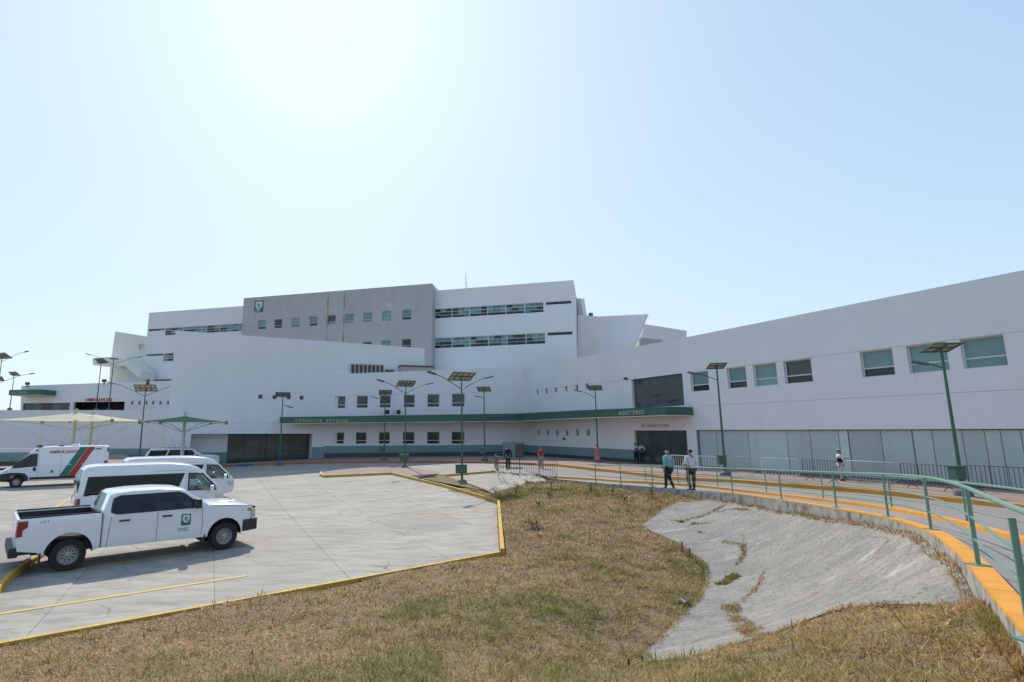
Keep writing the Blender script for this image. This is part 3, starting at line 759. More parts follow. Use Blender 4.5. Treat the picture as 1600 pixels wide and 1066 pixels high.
# air conditioners on the canopy
def ac(px, lab):
    s, _ = PM.px(px, 645); base = PM.at(s, 5.36, 1.2)
    t = thing('air_conditioner', lab, 'air conditioner', tuple(base), math.atan2(PM.d.y, PM.d.x), 'air conditioners on the green canopy')
    Mx = WORLDM[t.name]; f = lambda v: Mx @ Vector(v)
    mb = MB(); rz = t.rotation_euler.z; mb.box(f((0, 0, .33)), (.85, .32, .62), rz); mb.build('casing', M_alu, t)
    mb = MB(); c = f((-.1, -.17, .33)); q = []
    for k in range(16): a = k * math.pi / 8; q.append(f((-.1 + .25 * math.cos(a), -.175, .33 + .25 * math.sin(a))))
    mb.add(q, [tuple(range(16))]); mb.build('fan', M_blk, t)
    for sx in (-.3, .3): mb = MB(); mb.box(f((sx, 0, .01)), (.06, .34, .04), rz); mb.build('foot', M_poledk, t)
ac(604, 'left of two air conditioners on the green canopy'); ac(621, 'right of two air conditioners on the green canopy')
# ---- tall angled wall (left)
tall = thing('entrance_block', 'tall blank white block with four tiny square windows', 'building', tuple(PT.at(8, 1)))
sq = [PT.px(x, 621)[0] for x in (407, 429.3, 451, 471.5)]
sR = PT.px(663.5, 550)[0]
gl0, gl1 = PT.px(350, 690)[0], 13.9
hol = [rect(s - .22, s + .22, 6.9, 7.33) for s in sq]
rcs = PT.px(298, 690)[0]
facade('wall', PT, [(0, -.4), (rcs, -.4), (rcs, 3.42), (13.5, 3.42), (13.5, -.4), (sR, -.4), (sR, 13.22), (0, 13.3)], hol, 3.0, M_wall, tall, .3)
for s in sq: window(PT, s - .22, s + .22, 6.9, 7.33, tall, M_dark, M_dark, 0, rec=.2, fw=.04)
PTb = PT.shift(-1.6)
mb = MB(); bar(mb, PTb, rcs - .2, gl0 + .4, -.3, 3.42, -.3, 0); mb.build('recessed_wall', M_wall, tall)
mb = MB(); bar(mb, PTb, rcs - .1, gl0 + .4, -.3, 1.6, 0, .02); mb.build('dado', M_teal, tall)
gw = MB(); bar(gw, PTb, gl0 + .4, 14.6, 3.3, 3.42, -.2, -.02); 
n6 = 6
for k in range(n6 + 1):
    s = gl0 + .4 + k * (14.4 - gl0) / n6; bar(gw, PTb, s - .03, s + .03, -.3, 3.3, -.2, -.02)
gw = gw.build('glazing', M_poledk, tall)
for k in range(n6):
    s = gl0 + .43 + k * (14.4 - gl0) / n6; pane(PTb, s, s + (14.4 - gl0) / n6 - .06, .2, 3.3, -.06, M_door, gw)
mb = MB(); bar(mb, PT, 13.52, 14.85, .5, 2.05, 0, .02); mb.build('dado', M_teal, tall)
joint(PT, [(.05, 4.36), (11.9, 4.52)], tall, M_joint)
# ---- high ward block behind
ward = thing('ward_block', 'tall rear ward block with two long ribbon windows', 'building', tuple(PW.at(40, 1)))
zt1, zt2 = 23.4, 23.66
sl0, sl1 = PW.px(232, 500)[0], PW.px(896.5, 450)[0]
def ribw(a, b, z0, z1): return rect(a, b, z0, z1)
h = [rect(49.0, 64.4, 19.5, 20.9), rect(64.7, sl1 - .2, 20.45, 20.9), rect(49.0, 64.5, 15.2, 16.68), rect(64.8, sl1 - .2, 16.25, 16.72),
     rect(sl0 + .25, 2.2, 20.2, 20.6), rect(2.3, 20, 19.35, 20.58), rect(sl0 + .25, 2.3, 15.98, 16.35), rect(2.4, 6, 15.0, 16.35), rect(sl0 + 2.4, 6.5, 11.7, 12.08)]
facade('wall', PW, [(sl0, 5), (sl1, 5), (sl1, zt2), (49, zt2 - .05), (17, zt1), (sl0, zt1)], h, 16, M_wall, ward, .35)
def ribbon_win(a, b, z0, z1, nb, rows, lowrow=True, mats=(M_strip, M_dark, M_blind)):
    mb = MB(); o0, o1 = -.2, -.1
    bar(mb, PW, a, b, z1 - .06, z1, o0, o1); bar(mb, PW, a, b, z0, z0 + .06, o0, o1)
    sw = (b - a) / nb
    zs = [z0 + .06] + [z0 + (z1 - z0) * q for q in rows] + [z1 - .06]
    for k in range(nb + 1):
        w = .055 if k % 3 else .1
        if k % 3 == 0: bar(mb, PW, a + k * sw - w / 2, a + k * sw + w / 2, z0 + .06, z1 - .06, o0, o1)
    for z in zs[1:-1]: bar(mb, PW, a, b, z - .03, z + .03, o0, o1 + .01)
    rib = mb.build('ribbon_window', M_alu, ward)
    for k in range(nb):
        for j in range(len(zs) - 1):
            m = mats[0]
            r = random.random()
            if j == 0: m = mats[1] if r < .8 else mats[0]
            elif r < .25: m = mats[1]
            elif r < .6: m = mats[2]
            g = .05 if (j == 0 and random.random() < .5) else .02
            pane(PW, a + k * sw + g, a + (k + 1) * sw - g, zs[j] + g, zs[j + 1] - .01, -.12 if g < .04 else -.09, m, rib)
ribbon_win(49.0, 64.4, 19.5, 20.9, 18, (.3, .65)); ribbon_win(49.0, 64.5, 15.2, 16.68, 18, (.3, .65))
ribbon_win(64.7, sl1 - .2, 20.45, 20.9, 3, (), mats=(M_dark, M_dark, M_strip)); ribbon_win(64.8, sl1 - .2, 16.25, 16.72, 3, (), mats=(M_dark, M_dark, M_strip))
ribbon_win(sl0 + .25, 2.2, 20.2, 20.6, 3, ()); ribbon_win(2.3, 20, 19.35, 20.58, 15, (.3, .65)); ribbon_win(sl0 + .25, 2.3, 15.98, 16.35, 3, ()); ribbon_win(2.4, 6, 15.0, 16.35, 4, (.35, .7))
ribbon_win(sl0 + 2.4, 6.5, 11.7, 12.08, 4, ())
# corner return of the ribbon windows and stepped rear mass
PWs = Plane(PW.at(sl1, 0).xy, (PW.at(sl1, 0) + Vector((.25, 1, 0)).normalized() * 12).xy)
facade('side_wall', PWs, [(0, 5), (8, 5), (8, 21.6), (5.5, 21.6), (5.5, zt2), (0, zt2)], [rect(.2, 4.5, 20.45, 20.9), rect(.2, 4.5, 16.25, 16.72)], .4, M_wall, ward, .2)
for z0, z1 in ((20.45, 20.9), (16.25, 16.72)): pane(PWs, .2, 4.5, z0, z1, -.1, M_dark, ward, 'corner_pane')
# ---- gray panel volume
pg = [PD(381, 466, 79.5), PD(675, 443, 73.0)]
PG = Plane(pg[0].xy, pg[1].xy)
gray = thing('gray_tower_block', 'gray rendered block with a green emblem and a row of eight windows', 'building', tuple(PG.at(12, 1)))
zg0, zg1 = pg[0].z, pg[1].z
xs1 = [(404, 416), (429, 441), (456, 468), (484, 496), (512, 524.5), (539.5, 552.5), (568, 581.5), (597, 611), (628.5, 642.5)]
row1 = []; row2 = []
for k, (a, b) in enumerate(xs1):
    yt = 501 - (a - 404) * (501 - 484.5) / 224.5; yb = yt + 13.6 + (a - 404) * .0075
    s0, s1 = PG.px(a, yt)[0], PG.px(b, yt)[0]; row1.append((s0, s1, PG.px(a, yb)[1], PG.px(a, yt)[1]))
    if k > 3:
        yt2 = yt + 45.6; row2.append((s0, s1, PG.px(a, yt2 + 13.8)[1], PG.px(a, yt2)[1]))
facade('wall', PG, [(0, 6), (PG.L, 6), (PG.L, zg1), (0, zg0)], [rect(*w) for w in row1 + row2], 10, M_gray, gray, .3)
for k, w in enumerate(row1): window(PG, *w, gray, M_blind if k in (0, 2, 3, 5, 6, 7, 8) else M_green_g, (M_dark, M_dark, M_blind, M_dark, M_blind, M_blind, M_blind, M_blind, M_dark)[k], .3, rec=.18, fw=.05, fm=M_galv)
for k, w in enumerate(row2): window(PG, *w, gray, (M_dark, M_blind, M_green_g, M_blind, M_dark)[k], M_dark, .3, rec=.18, fw=.05, fm=M_galv)
joint(PG, [PG.px(450, 495.5), PG.px(672, 480)], gray); joint(PG, [PG.px(545, 535.5), PG.px(672, 526.5)], gray)
M_rust = mat('rust_run', (.34, .30, .19), .9, var=.2, vscale=1)
for x, w in ((513, .42), (538.5, .42)):
    mb = MB(); s, z = PG.px(x, 458); s2, z2 = PG.px(x - 4, 535); N = 14
    for k in range(N):
        t0, t1 = k / N, (k + 1) / N; jw = lambda t: w * (.5 + .25 * math.sin(t * 17 + x) - .2 * t)
        a, b = s, s
        mb.quad(PG.at(a - jw(t0) / 2, z + (z2 - z) * t0, .012), PG.at(a - jw(t1) / 2, z + (z2 - z) * t1, .012), PG.at(a + jw(t1) / 2, z + (z2 - z) * t1, .012), PG.at(a + jw(t0) / 2, z + (z2 - z) * t0, .012))
    mb.build('water_stain', M_rust, gray)
M_patch = mat('pale_patch', (.52, .52, .51), .9)
mb = MB(); s, z = PG.px(604, 474); bar(mb, PG, s, s + .95, z - .55, z, 0, .012); bar(mb, PG, s + .3, s + .9, z - 1.0, z - .57, 0, .012); mb.build('pale_patch', M_patch, gray)
def emblem(parent, f, w, m1=M_logo, m2=M_logow, label=True):
    """shield emblem; f(u, v, out) gives a point; w = width, height 1.2 w, origin at the centre"""
    def shape(name, pts, o, m):
        mb = MB(); mb.add([f(x * w, y * w, o) for x, y in pts], [tuple(range(len(pts)))])
        mb2 = MB(); t = tessellate_polygon([[Vector((x, y, 0)) for x, y in pts]])
        for q in t:
            q = q if parea([pts[k] for k in q]) > 0 else q[::-1]
            mb2.add([f(pts[k][0] * w, pts[k][1] * w, o) for k in q], [(0, 1, 2)])
        return mb2.build(name, m, parent)
    r = .1; pts = []
    for cx, cy, a0 in ((.5 - r, -.6 + r, -90), (.5 - r, .6 - r, 0), (-.5 + r, .6 - r, 90), (-.5 + r, -.6 + r, 180)):
        for k in range(5): a = R_(a0 + k * 22.5); pts.append((cx + r * math.cos(a), cy + r * math.sin(a)))
    shape('emblem', pts, .0, m1)
    e = .004 if w < 1 else .02
    # eagle outline: pale body with curved wings, green figure inside
    body = [(-.36, .30), (-.30, .46), (-.16, .50), (-.06, .40), (0, .43), (.08, .52), (.20, .48), (.32, .50), (.38, .34), (.37, .05), (.28, -.14), (.14, -.27), (0, -.31), (-.14, -.27), (-.28, -.14), (-.37, .05)]
    shape('emblem_eagle', body, e, m2)
    for sg in (-1, 1):
        wing = [(sg * .30, .38), (sg * .24, .12), (sg * .14, -.04), (sg * .05, -.1), (sg * .17, .06), (sg * .22, .26)]
        shape('emblem_wing', wing if sg > 0 else wing, e * 2, m1)
    fig = [(-.10, .30), (-.13, .20), (-.06, .14), (-.12, .02), (-.06, -.14), (.03, -.2), (.12, -.1), (.13, .02), (.06, .10), (.10, .2), (.05, .3), (-.02, .34)]
    shape('emblem_figure', fig, e * 2, m1)
    shape('emblem_child', [(-.02, .06), (-.05, 0), (-.02, -.07), (.05, -.06), (.07, .01), (.03, .06)], e * 3, m2)
s, z = PG.px(404.5, 479)
emblem(gray, lambda u, v, o: PG.at(s + u, z + v, .03 + o), 1.5)
text_on('emblem_lettering', 'IMSS', .42, PG.mat4(s - .6, z - .82, .05), M_logow, gray, extrude=.01, spacing=1.1)
# ---- stepped masses to the right of the ward block
rb = thing('rear_angled_block', 'pale windowless rear block with a sharply slanted right edge', 'building', tuple(PD(960, 600, 72)))
a0, a1 = PD(904, 494, 74.5), PD(1012, 491, 69.5); PA = Plane(a0.xy, a1.xy)
q = [PA.px(904, 600), PA.px(968, 600), PA.px(990, 541), PA.px(1012, 491), PA.px(935, 494.6), PA.px(903, 492.0)]
facade('wall', PA, q, [], .5, M_wall, rb)
rs = thing('rear_stair_mass', 'narrow white stair mass stepping down beside the ward block', 'building', tuple(PD(905, 600, 78)))
b0, b1 = PD(897, 466, 78), PD(911, 468, 76); PB = Plane(b0.xy, b1.xy)
facade('wall', PB, [PB.px(880, 600), PB.px(912, 600), PB.px(912, 494), PB.px(907.5, 466.5), PB.px(880, 466)], [], .6, M_wall, rs)
rc = thing('rear_right_block', 'low white rear block with one narrow ribbon window', 'building', tuple(PD(1040, 600, 76)))
c0, c1 = PD(1008, 507, 74), PD(1072, 517, 84); PC = Plane(c0.xy, c1.xy)
rw_ = [PC.px(999, 527), PC.px(1036, 531.5), PC.px(1035, 534), PC.px(998, 530)]
facade('wall', PC, [PC.px(985, 600), PC.px(1073, 600), PC.px(1073, 517), PC.px(1007, 506.6)], [rw_], 8, M_wall, rc)
mb = MB(); mb.add([PC.at(*p, -.04) for p in (rw_[3], rw_[2], rw_[1], rw_[0])], [(0, 1, 2, 3)]); mb.build('window', M_dark, rc)
# ---- emergency block on the upper terrace (left)
e0_, e1_ = PD(34, 603, 84), PD(275, 594.5, 80); PE = Plane(e0_.xy, e1_.xy)
em = thing('emergency_block', 'low white block reading ambulancias above a dark bay', 'building', tuple(PE.at(10, 5.5)))
def er(a, b, y0, y1): s0, s1 = PE.px(a, y1)[0], PE.px(b, y1)[0]; return (s0, s1, PE.px((a + b) / 2, y0)[1], PE.px((a + b) / 2, y1)[1])
bay = er(115, 195, 643, 628); gl = er(36, 109.5, 642, 630)
sqs = [er(x, x + 3.6, 632.5, 626.5) for x in (205, 216, 227, 237.5, 249, 260.5)]
facade('wall', PE, [PE.px(31, 660), PE.px(290, 660), PE.px(290, 594), PE.px(33.5, 603)], [rect(*bay), rect(*gl)] + [rect(*w) for w in sqs], 12, M_wall, em, .4)
mb = MB(); bar(mb, PE, bay[0], bay[1], bay[2] - 1, bay[3], -3, -2.6); mb.build('bay_back', M_int, em)
w = MB(); bar(w, PE, gl[0], gl[1], gl[3] - .08, gl[3], -.35, -.2); 
for k in range(6): s_ = gl[0] + k * (gl[1] - gl[0]) / 5; bar(w, PE, s_ - .03, s_ + .03, gl[2], gl[3] - .08, -.35, -.2)
w = w.build('glazing', M_poledk, em)
for k in range(5): s_ = gl[0] + k * (gl[1] - gl[0]) / 5; pane(PE, s_ + .04, s_ + (gl[1] - gl[0]) / 5 - .04, gl[2], gl[3] - .08, -.22, (M_green_g, M_door, M_dark, M_door, M_green_g)[k], w)
for v in sqs: window(PE, *v, em, M_dark, M_dark, 0, rec=.2, fw=.04)
s_, z_ = PE.px(133.5, 627); text_on('lettering', 'AMBULANCIAS', .62, PE.mat4(s_, z_, .03), M_red, em, extrude=.04, spacing=1.12, bold=.012)
ec = thing('side_canopy', 'small green box canopy on the far left block', 'canopy', tuple(PE.at(1, 9, 1)))
mb = MB(); v0 = PE.px(40, 610); v1 = PE.px(87, 620); bar(mb, PE, PE.px(38, 620)[0], v1[0], PE.px(60, 618.8)[1], PE.px(60, 611)[1], 0, 2.6); mb.build('fascia', M_green, ec)
mb = MB(); bar(mb, PE, PE.px(38, 620)[0] + .1, v1[0] - .1, PE.px(60, 618.8)[1] - .08, PE.px(60, 618.8)[1], .1, 2.5); mb.build('soffit', M_soffit, ec)
text_on('lettering', 'URGENCIAS', .5, PE.shift(2.6).mat4(PE.px(38, 620)[0] + .5, PE.px(60, 617.5)[1], .02), M_letter, ec, extrude=.02)
# spiral stair volumes behind the emergency block
st = thing('stair_tower', 'cream open stair tower with a curved landing and square opening', 'tower', tuple(PD(195, 590, 90)))
s0_, s1_ = PD(180, 518, 92), PD(228, 525, 89); PS = Plane(s0_.xy, s1_.xy)
hp = [PS.px(216.5, 547), PS.px(226, 547.5), PS.px(225.5, 538.5), PS.px(216.8, 537.5)]
facade('back_wall', PS, [PS.px(174, 560), PS.px(232, 576), PS.px(230, 526), PS.px(180, 518)], [hp], .4, M_cream, st, .4)
PS2 = Plane(PD(145, 560, 86).xy, PD(222, 560, 84).xy)
facade('landing', PS2, [PS2.px(145, 570.5), PS2.px(195, 571.5), PS2.px(218, 592), PS2.px(221, 580), PS2.px(196, 560.5), PS2.px(178, 557.5), PS2.px(145, 559.8)], [], 3, M_cream, st)
PS3 = Plane(PD(172, 570, 88).xy, PD(224, 570, 87).xy)
facade('lower_wall', PS3, [PS3.px(170, 604), PS3.px(232, 604), PS3.px(224, 590), PS3.px(173, 566)], [], 3, M_cream, st)
# ---- retaining boundary wall on the left
PN = Plane(PD(-60, 690, 74).xy, PD(275, 690, 74).xy)
bw = thing('boundary_wall', 'long white retaining wall with teal base behind the ambulance', 'wall', tuple(PN.at(15, 0)))
zt_ = PN.px(120, 641)[1]
facade('wall', PN, [PN.px(-400, 720), (PN.L + 2, -.5), (PN.L + 2, zt_), (PN.px(-400, 641)[0], zt_)], [], .4, M_wall, bw)
zd = PN.px(200, 701)[1]; zs_ = PN.px(200, 712)[1]; sL = PN.px(-400, 700)[0]
mb = MB(); bar(mb, PN, sL, PN.L + 2, zs_ - .0, zd, -.01, .03); mb.build('dado', M_teal, bw)
mb = MB(); bar(mb, PN, sL, PN.L + 2, -.3, zs_, -.01, .05); mb.build('skirting', M_tealdk, bw)
mb = MB(); mb.quad((-150, 74.3, 5.4), (-20, 74.3, 5.4), (-20, 120, 5.4), (-150, 120, 5.4)); tag(mb.build('upper_terrace', M_path, None), 'upper terrace level behind the retaining wall', kind='structure')
PL = Plane(PD(-200, 700, 55).xy, PD(58, 700, 58).xy)
lw = thing('low_wall', 'low teal based wall at the far left behind the ambulance cab', 'wall', tuple(PL.at(8, 0)))
mb = MB(); bar(mb, PL, 0, PL.L, PL.px(30, 707)[1], PL.px(30, 701)[1], -.3, 0); mb.build('wall_top', M_wall, lw)
mb = MB(); bar(mb, PL, 0, PL.L, PL.px(30, 721)[1], PL.px(30, 707)[1], -.3, .01); mb.build('dado', M_teal, lw)
mb = MB(); bar(mb, PL, 0, PL.L, -.3, PL.px(30, 721)[1], -.3, .03); mb.build('skirting', M_tealdk, lw)  # dark strip from the teal down to the ground
# ---- roof equipment
t = thing('roof_louvre', 'row of dark louvred openings in a white frame on the low roof', 'louvre', tuple(PM.at(4, 10, -4)))
PQ = PM.shift(-.08); a = PQ.px(548, 581); b = PQ.px(600, 569.5)
mb = MB(); bar(mb, PQ, a[0], b[0], a[1] - 1, b[1], -.26, -.12); mb.build('casing', M_wall, t)
nb = 8; sw = (b[0] - a[0]) / nb
mb = MB(); bar(mb, PQ, a[0], b[0], b[1] - .12, b[1], -.1, 0)
for k in range(nb + 1): bar(mb, PQ, a[0] + k * sw - .05, a[0] + k * sw + .05, a[1] - 1, b[1] - .12, -.1, 0)
mb.build('frame', M_galv, t)
for k in range(nb): mb = MB(); bar(mb, PQ, a[0] + k * sw + .06, a[0] + (k + 1) * sw - .06, a[1] - 1, b[1] - .14, -.1, -.06); mb.build('louvre_panel', M_dark, t)
t = thing('roof_plant_box', 'beige flat topped plant box on the roof near the gray block', 'roof box', tuple(PM.at(10, 10, -6)))
PQ = PM.shift(-.5); a = PQ.px(626, 579); b = PQ.px(677, 572)
mb = MB(); bar(mb, PQ, a[0], b[0], a[1] - 1, b[1] - .15, -1.1, 0); mb.build('casing', mat('beige_render', (.42, .38, .32), .9), t)
mb = MB(); bar(mb, PQ, a[0] - .1, b[0] + .1, b[1] - .15, b[1], -1.2, .1); mb.build('lid', M_tealdk, t)
b = PQ.px(601, 576); mb = MB(); bar(mb, PQ, b[0] + .1, b[0] + 1.1, b[1] - 1, b[1] - .1, -.3, 0); o = mb.build('roof_vent', M_poledk, None); tag(o, 'small dark vent beside the louvred roof openings', 'vent')
o_ = PD(728, 452, 80); t = MB(); top = PD(728, 427, 80); t.tube([o_ - Vector((0, 0, 1)), top], .05, 6); t.tube([o_ + Vector((.5, 0, -.6)), o_ + Vector((.02, 0, 1.2))], .03, 5)
tag(t.build('antenna', M_galv, None), 'thin antenna mast rising above the rear roofline', 'antenna')
for (x, y, d, lab) in ((43, 599.5, 83.5, 'dark floodlight on the roof edge at far left'), (163, 595, 80.5, 'dark floodlight on the roof below the stair tower'), (923, 491.5, 74, 'little gray vent on the slanted rear block')):
    mb = MB(); c = PD(x, y, d); mb.box(c, (.55, .3, .42)); mb.box(c - Vector((0, 0, .35)), (.12, .12, .5)); tag(mb.build('floodlight' if x < 500 else 'roof_vent', M_poledk if x < 500 else M_plinth, None), lab, 'floodlight' if x < 500 else 'vent')
# ================================================================== STREET FURNITURE
def on_path(pts, px, off=0):
    """point of a 3d polyline that stands at photo column px"""
    best = None
    for a, b in zip(pts, pts[1:]):
        pa = 700 + FP * a.x / (a.y * math.cos(TH) + (a.z - ZC) * math.sin(TH)); pb = 700 + FP * b.x / (b.y * math.cos(TH) + (b.z - ZC) * math.sin(TH))
        if a.y > .5 and b.y > .5 and (pa - px) * (pb - px) <= 0: return a.lerp(b, (px - pa) / (pb - pa + 1e-9))
    return pts[-1]
def railing(name, label, path, posts_px, h, extra, mids, r=.032):
    t = thing(name, label, 'railing', tuple(path[len(path) // 2]))
    up = Vector((0, 0, 1))
    mb = MB(); mb.tube([p + up * h for p in path], r, 8); mb.build('top_rail', M_rail, t, smooth=40)
    for m_ in mids: mb = MB(); mb.tube([p + up * h * m_ for p in path], r * .6, 6); mb.build('mid_rail', M_rail, t, smooth=40)
    pts = [on_path(path, x) for x in posts_px] + extra
    for p in pts:
        mb = MB(); mb.tube([p - up * .02, p + up * (h - r)], r * .95, 8); po = mb.build('post', M_rail, t, smooth=40)
        mb = MB(); mb.box(p + up * .006, (.16, .16, .014)); mb.build('base_plate', M_rail, po)
    return t
near_p = [p + Vector((0, 0, .115)) for p in resample(E1s, 260)]
for i, p in enumerate(near_p):
    if 0 < i < 259:
        d = near_p[i + 1] - near_p[i - 1]; d.z = 0; d.normalize(); near_p[i] = p + Vector((-d.y, d.x, 0)) * .10
near_p = [p for p in near_p if True]
n0 = next(i for i, p in enumerate(near_p) if p.y < 29.9)
near_p = near_p[n0:]
near_p = [p for p in near_p if p.y > -4]
railing('walkway_railing', 'green tubular railing along the edge of the drain', near_p, (897, 931, 970, 1020, 1077, 1145, 1221, 1307, 1388, 1455, 1529), .90,
        [P(1613, 1003, 1.98 + .1), ], (.62, .33), .025)
far_p = [p + Vector((0, 0, .10)) for p in resample(E2s, 160)]; far_p = [p for p in far_p if 4 < p.y < 29.8]
far_p = [p + Vector((.0, -.07, 0)) for p in far_p]
railing('road_railing', 'farther green tubular railing between footpath and road', far_p, (930, 966, 1009, 1060, 1122, 1198, 1287, 1394), .88, [on_path(far_p, 1512)], (.62, .33), .024)

def lamp(px, pb, z, H, arms, pw, label, yaw=0, depth=None, name='solar_street_lamp', dark=False, box=True, armL=2.0, tilt=38, at=None):
    p = at or (PD(px, pb, depth) if depth else P(px, pb, z)); 
    t = thing(name, label, 'street lamp', tuple(p), 0, 'solar street lamps')
    mp = M_poledk if dark else M_pole; up = Vector((0, 0, 1)); top = p + up * H
    mb = MB(); mb.tube([p + up * .25, top], .075, 10, r2=.045); po = mb.build('pole', mp, t, smooth=40)
    mb = MB(); mb.lathe([(0, .30), (.2, .30), (.3, .22), (.34, 0), (.34, -.3)], 'z', p, 12); mb.build('plinth', M_plinth, t)
    if box:
        for sx in ((0,) if arms == 1 else (-.12, .0)):
            pass
        mb = MB(); mb.box(p + Vector((-.05 if arms == 2 else -.22, -.1, .95)), (.72 if arms == 2 else .42, .4, .5)); b_ = mb.build('battery_box', mp, t, bevel=.015)
        mb = MB(); mb.box(p + Vector((-.05 if arms == 2 else -.22, -.1, 1.22)), (.78 if arms == 2 else .48, .46, .04)); mb.build('lid', mp, b_)
    # panel
    rot = Matrix.Rotation(yaw, 3, 'Z') @ Matrix.Rotation(R_(-tilt), 3, 'X')        # far edge low: faces the sun
    L, Wd = pw
    c = top + up * .12
    pn = MB(); pn.box(c, (L, Wd, .03), rot=rot); sp = pn.build('solar_panel', mat('panel_backsheet', (.40, .38, .29), .6), t)
    fr = MB(); nx, ny = (4, 2) if L > 1.4 else (2, 2)
    for i in range(nx + 1): fr.box(c + rot @ Vector((-L / 2 + i * L / nx, 0, -.03)), (.05, Wd + .05, .05), rot=rot)
    for j in range(ny + 1): fr.box(c + rot @ Vector((0, -Wd / 2 + j * Wd / ny, -.03)), (L + .05, .05, .05), rot=rot)
    fr.tube([top - up * .1, c], .05, 6)
    fr.build('frame', mp, sp)
    ce = MB(); ce.box(c + rot @ Vector((0, 0, .02)), (L - .06, Wd - .06, .012), rot=rot); ce.build('cell_sheet', M_dark, sp)
    for sg in ((-1, 1) if arms == 2 else (-1,)):
        dx = Vector((math.cos(yaw + (.25 if arms == 2 else .5)) * sg, math.sin(yaw + (.25 if arms == 2 else .5)) * sg, 0))
        if arms == 1: dx = Vector((-math.cos(yaw - .4), -math.sin(yaw - .4), 0))
        a = top - up * (.75 if arms == 2 else .8); pts = [a, a + dx * armL * .35 + up * armL * .18, a + dx * armL * .75 + up * armL * .36, a + dx * armL + up * armL * .42]
        mb = MB(); mb.tube(pts, .028, 6); ar = mb.build('arm', mp, t, smooth=40)
        hm = MB(); q = pts[-1]; d2 = (pts[-1] - pts[-2]).normalized(); ang = math.atan2(dx.y, dx.x)
        hr = Matrix.Rotation(ang, 3, 'Z') @ Matrix.Rotation(-R_(14), 3, 'Y')
        hm.box(q + d2 * .22, (.62, .30, .10), rot=hr); hm.build('lamp_head', M_plinth if not dark else M_poledk, ar, bevel=.02)
    return t
LB = 'beside'
lamp(722, 757, .33, 6.75, 2, (1.55, 1.15), 'tallest two armed solar lamp standing on the grass wedge', .35, armL=2.1, tilt=20)
lamp(632.5, 733.5, .55, 7.0, 2, (1.45, 1.1), 'two armed solar lamp on the pink island paving', .35, armL=2.2, tilt=20)
lamp(600, 720, .90, 6.4, 1, (1.2, .9), 'single armed solar lamp on the plaza behind the island', .15, armL=.9, tilt=22)
lamp(757.5, 721, .95, 6.5, 1, (1.2, .9), 'single armed solar lamp on the plaza left of the barricades', -.25, armL=.45, tilt=22)
lamp(436.5, 728, .5, 6.5, 1, (1.3, .9), 'single solar lamp in front of the glazed entrance', .25, armL=-.5, box=False, tilt=22)
lamp(935, 722.5, .95, 6.5, 1, (1.15, .9), 'single armed solar lamp behind the person in a red and white dress', -.35, armL=1.6, box=False, tilt=22)
lamp(1134, 744.5, .98, 6.55, 1, (.95, .9), 'single armed solar lamp in front of the frosted glazing beside pale barricades', -.2, armL=1.15, tilt=14)
t_ = P(1506, 776, .98); lamp(0, 0, 0, 6.1, 1, (1.05, .95), 'large single armed solar lamp at the right behind the railings', -.15, at=t_, armL=.55, tilt=14)
lamp(216.5, 727, .0, 7.6, 2, (2.2, .8), 'dark two armed solar lamp between the two shade canopies', 0, dark=True, box=False, armL=3.0, tilt=48, at=PD(216.5, 727, 55) )
lamp(150, 642, 5.4, 7.0, 1, (1.8, 1.0), 'single solar lamp on the terrace above the red ambulancias lettering', -.4, dark=True, depth=76.5, box=False, armL=2.0, tilt=35)
lamp(169.5, 642, 5.4, 7.4, 2, (1.0, .5), 'two armed solar lamp on the terrace before the stair tower', .2, dark=True, depth=77.5, box=False, armL=3.0, tilt=5)
lamp(15, 640, 5.4, 6.0, 1, (1.8, 1.0), 'far single solar lamp on the terrace at the left edge', -.3, dark=True, depth=92, box=False, armL=2.0, tilt=35)
lamp(-8, 640, 5.4, 7.6, 2, (2.6, 1.3), 'two armed solar lamp cut by the left edge of the picture', -.3, dark=True, depth=77, box=False, armL=3.3, tilt=30)
lamp(-16, 640, 5.4, 3.9, 2, (2.2, .8), 'low solar lamp whose arms reach in from the left edge', .1, dark=True, depth=70, box=False, armL=3.8, tilt=40)

# barricades
def barricade(name, a, b, h, m, label, n=None, feet=True, r=.018, grp='crowd barricades', z=None):
    a, b = Vector(a), Vector(b); L = (b - a).length; d = (b - a).normalized(); up = Vector((0, 0, 1)); nn = Vector((-d.y, d.x, 0))
    t = thing(name, label, 'barricade', tuple((a + b) / 2), 0, grp)
    mb = MB(); c = .12; z0, z1 = .2, h
    loop = [a + up * (z0 + c), a + up * (z1 - c), a + d * c * .3 + up * (z1 - c * .3), a + d * c + up * z1, b - d * c + up * z1, b - d * c * .3 + up * (z1 - c * .3), b + up * (z1 - c), b + up * (z0 + c), b - d * c + up * z0, a + d * c + up * z0, a + up * (z0 + c)]
    mb.tube(loop, r, 6); mb.build('frame', m, t, smooth=50)
    n = n or max(5, int(L / .16))
    for k in range(1, n):
        p = a + d * (L * k / n); mb = MB(); mb.tube([p + up * z0, p + up * z1], r * .62, 5, caps=False); mb.build('bar', m, t)
    if feet:
        for e in (.18, .82):
            p = a + d * L * e; mb = MB(); mb.tube([p + up * z0, p + nn * .3 + up * .02], r, 5); mb.tube([p + up * z0, p - nn * .3 + up * .02], r, 5); mb.build('foot', m, t)
    return t
def bpx(x0, x1, yb0, yb1, z=1.02): return P(x0, yb0, z), P(x1, yb1, z)
M_galvw = mat('pale_steel', (.66, .67, .68), .45, .2)
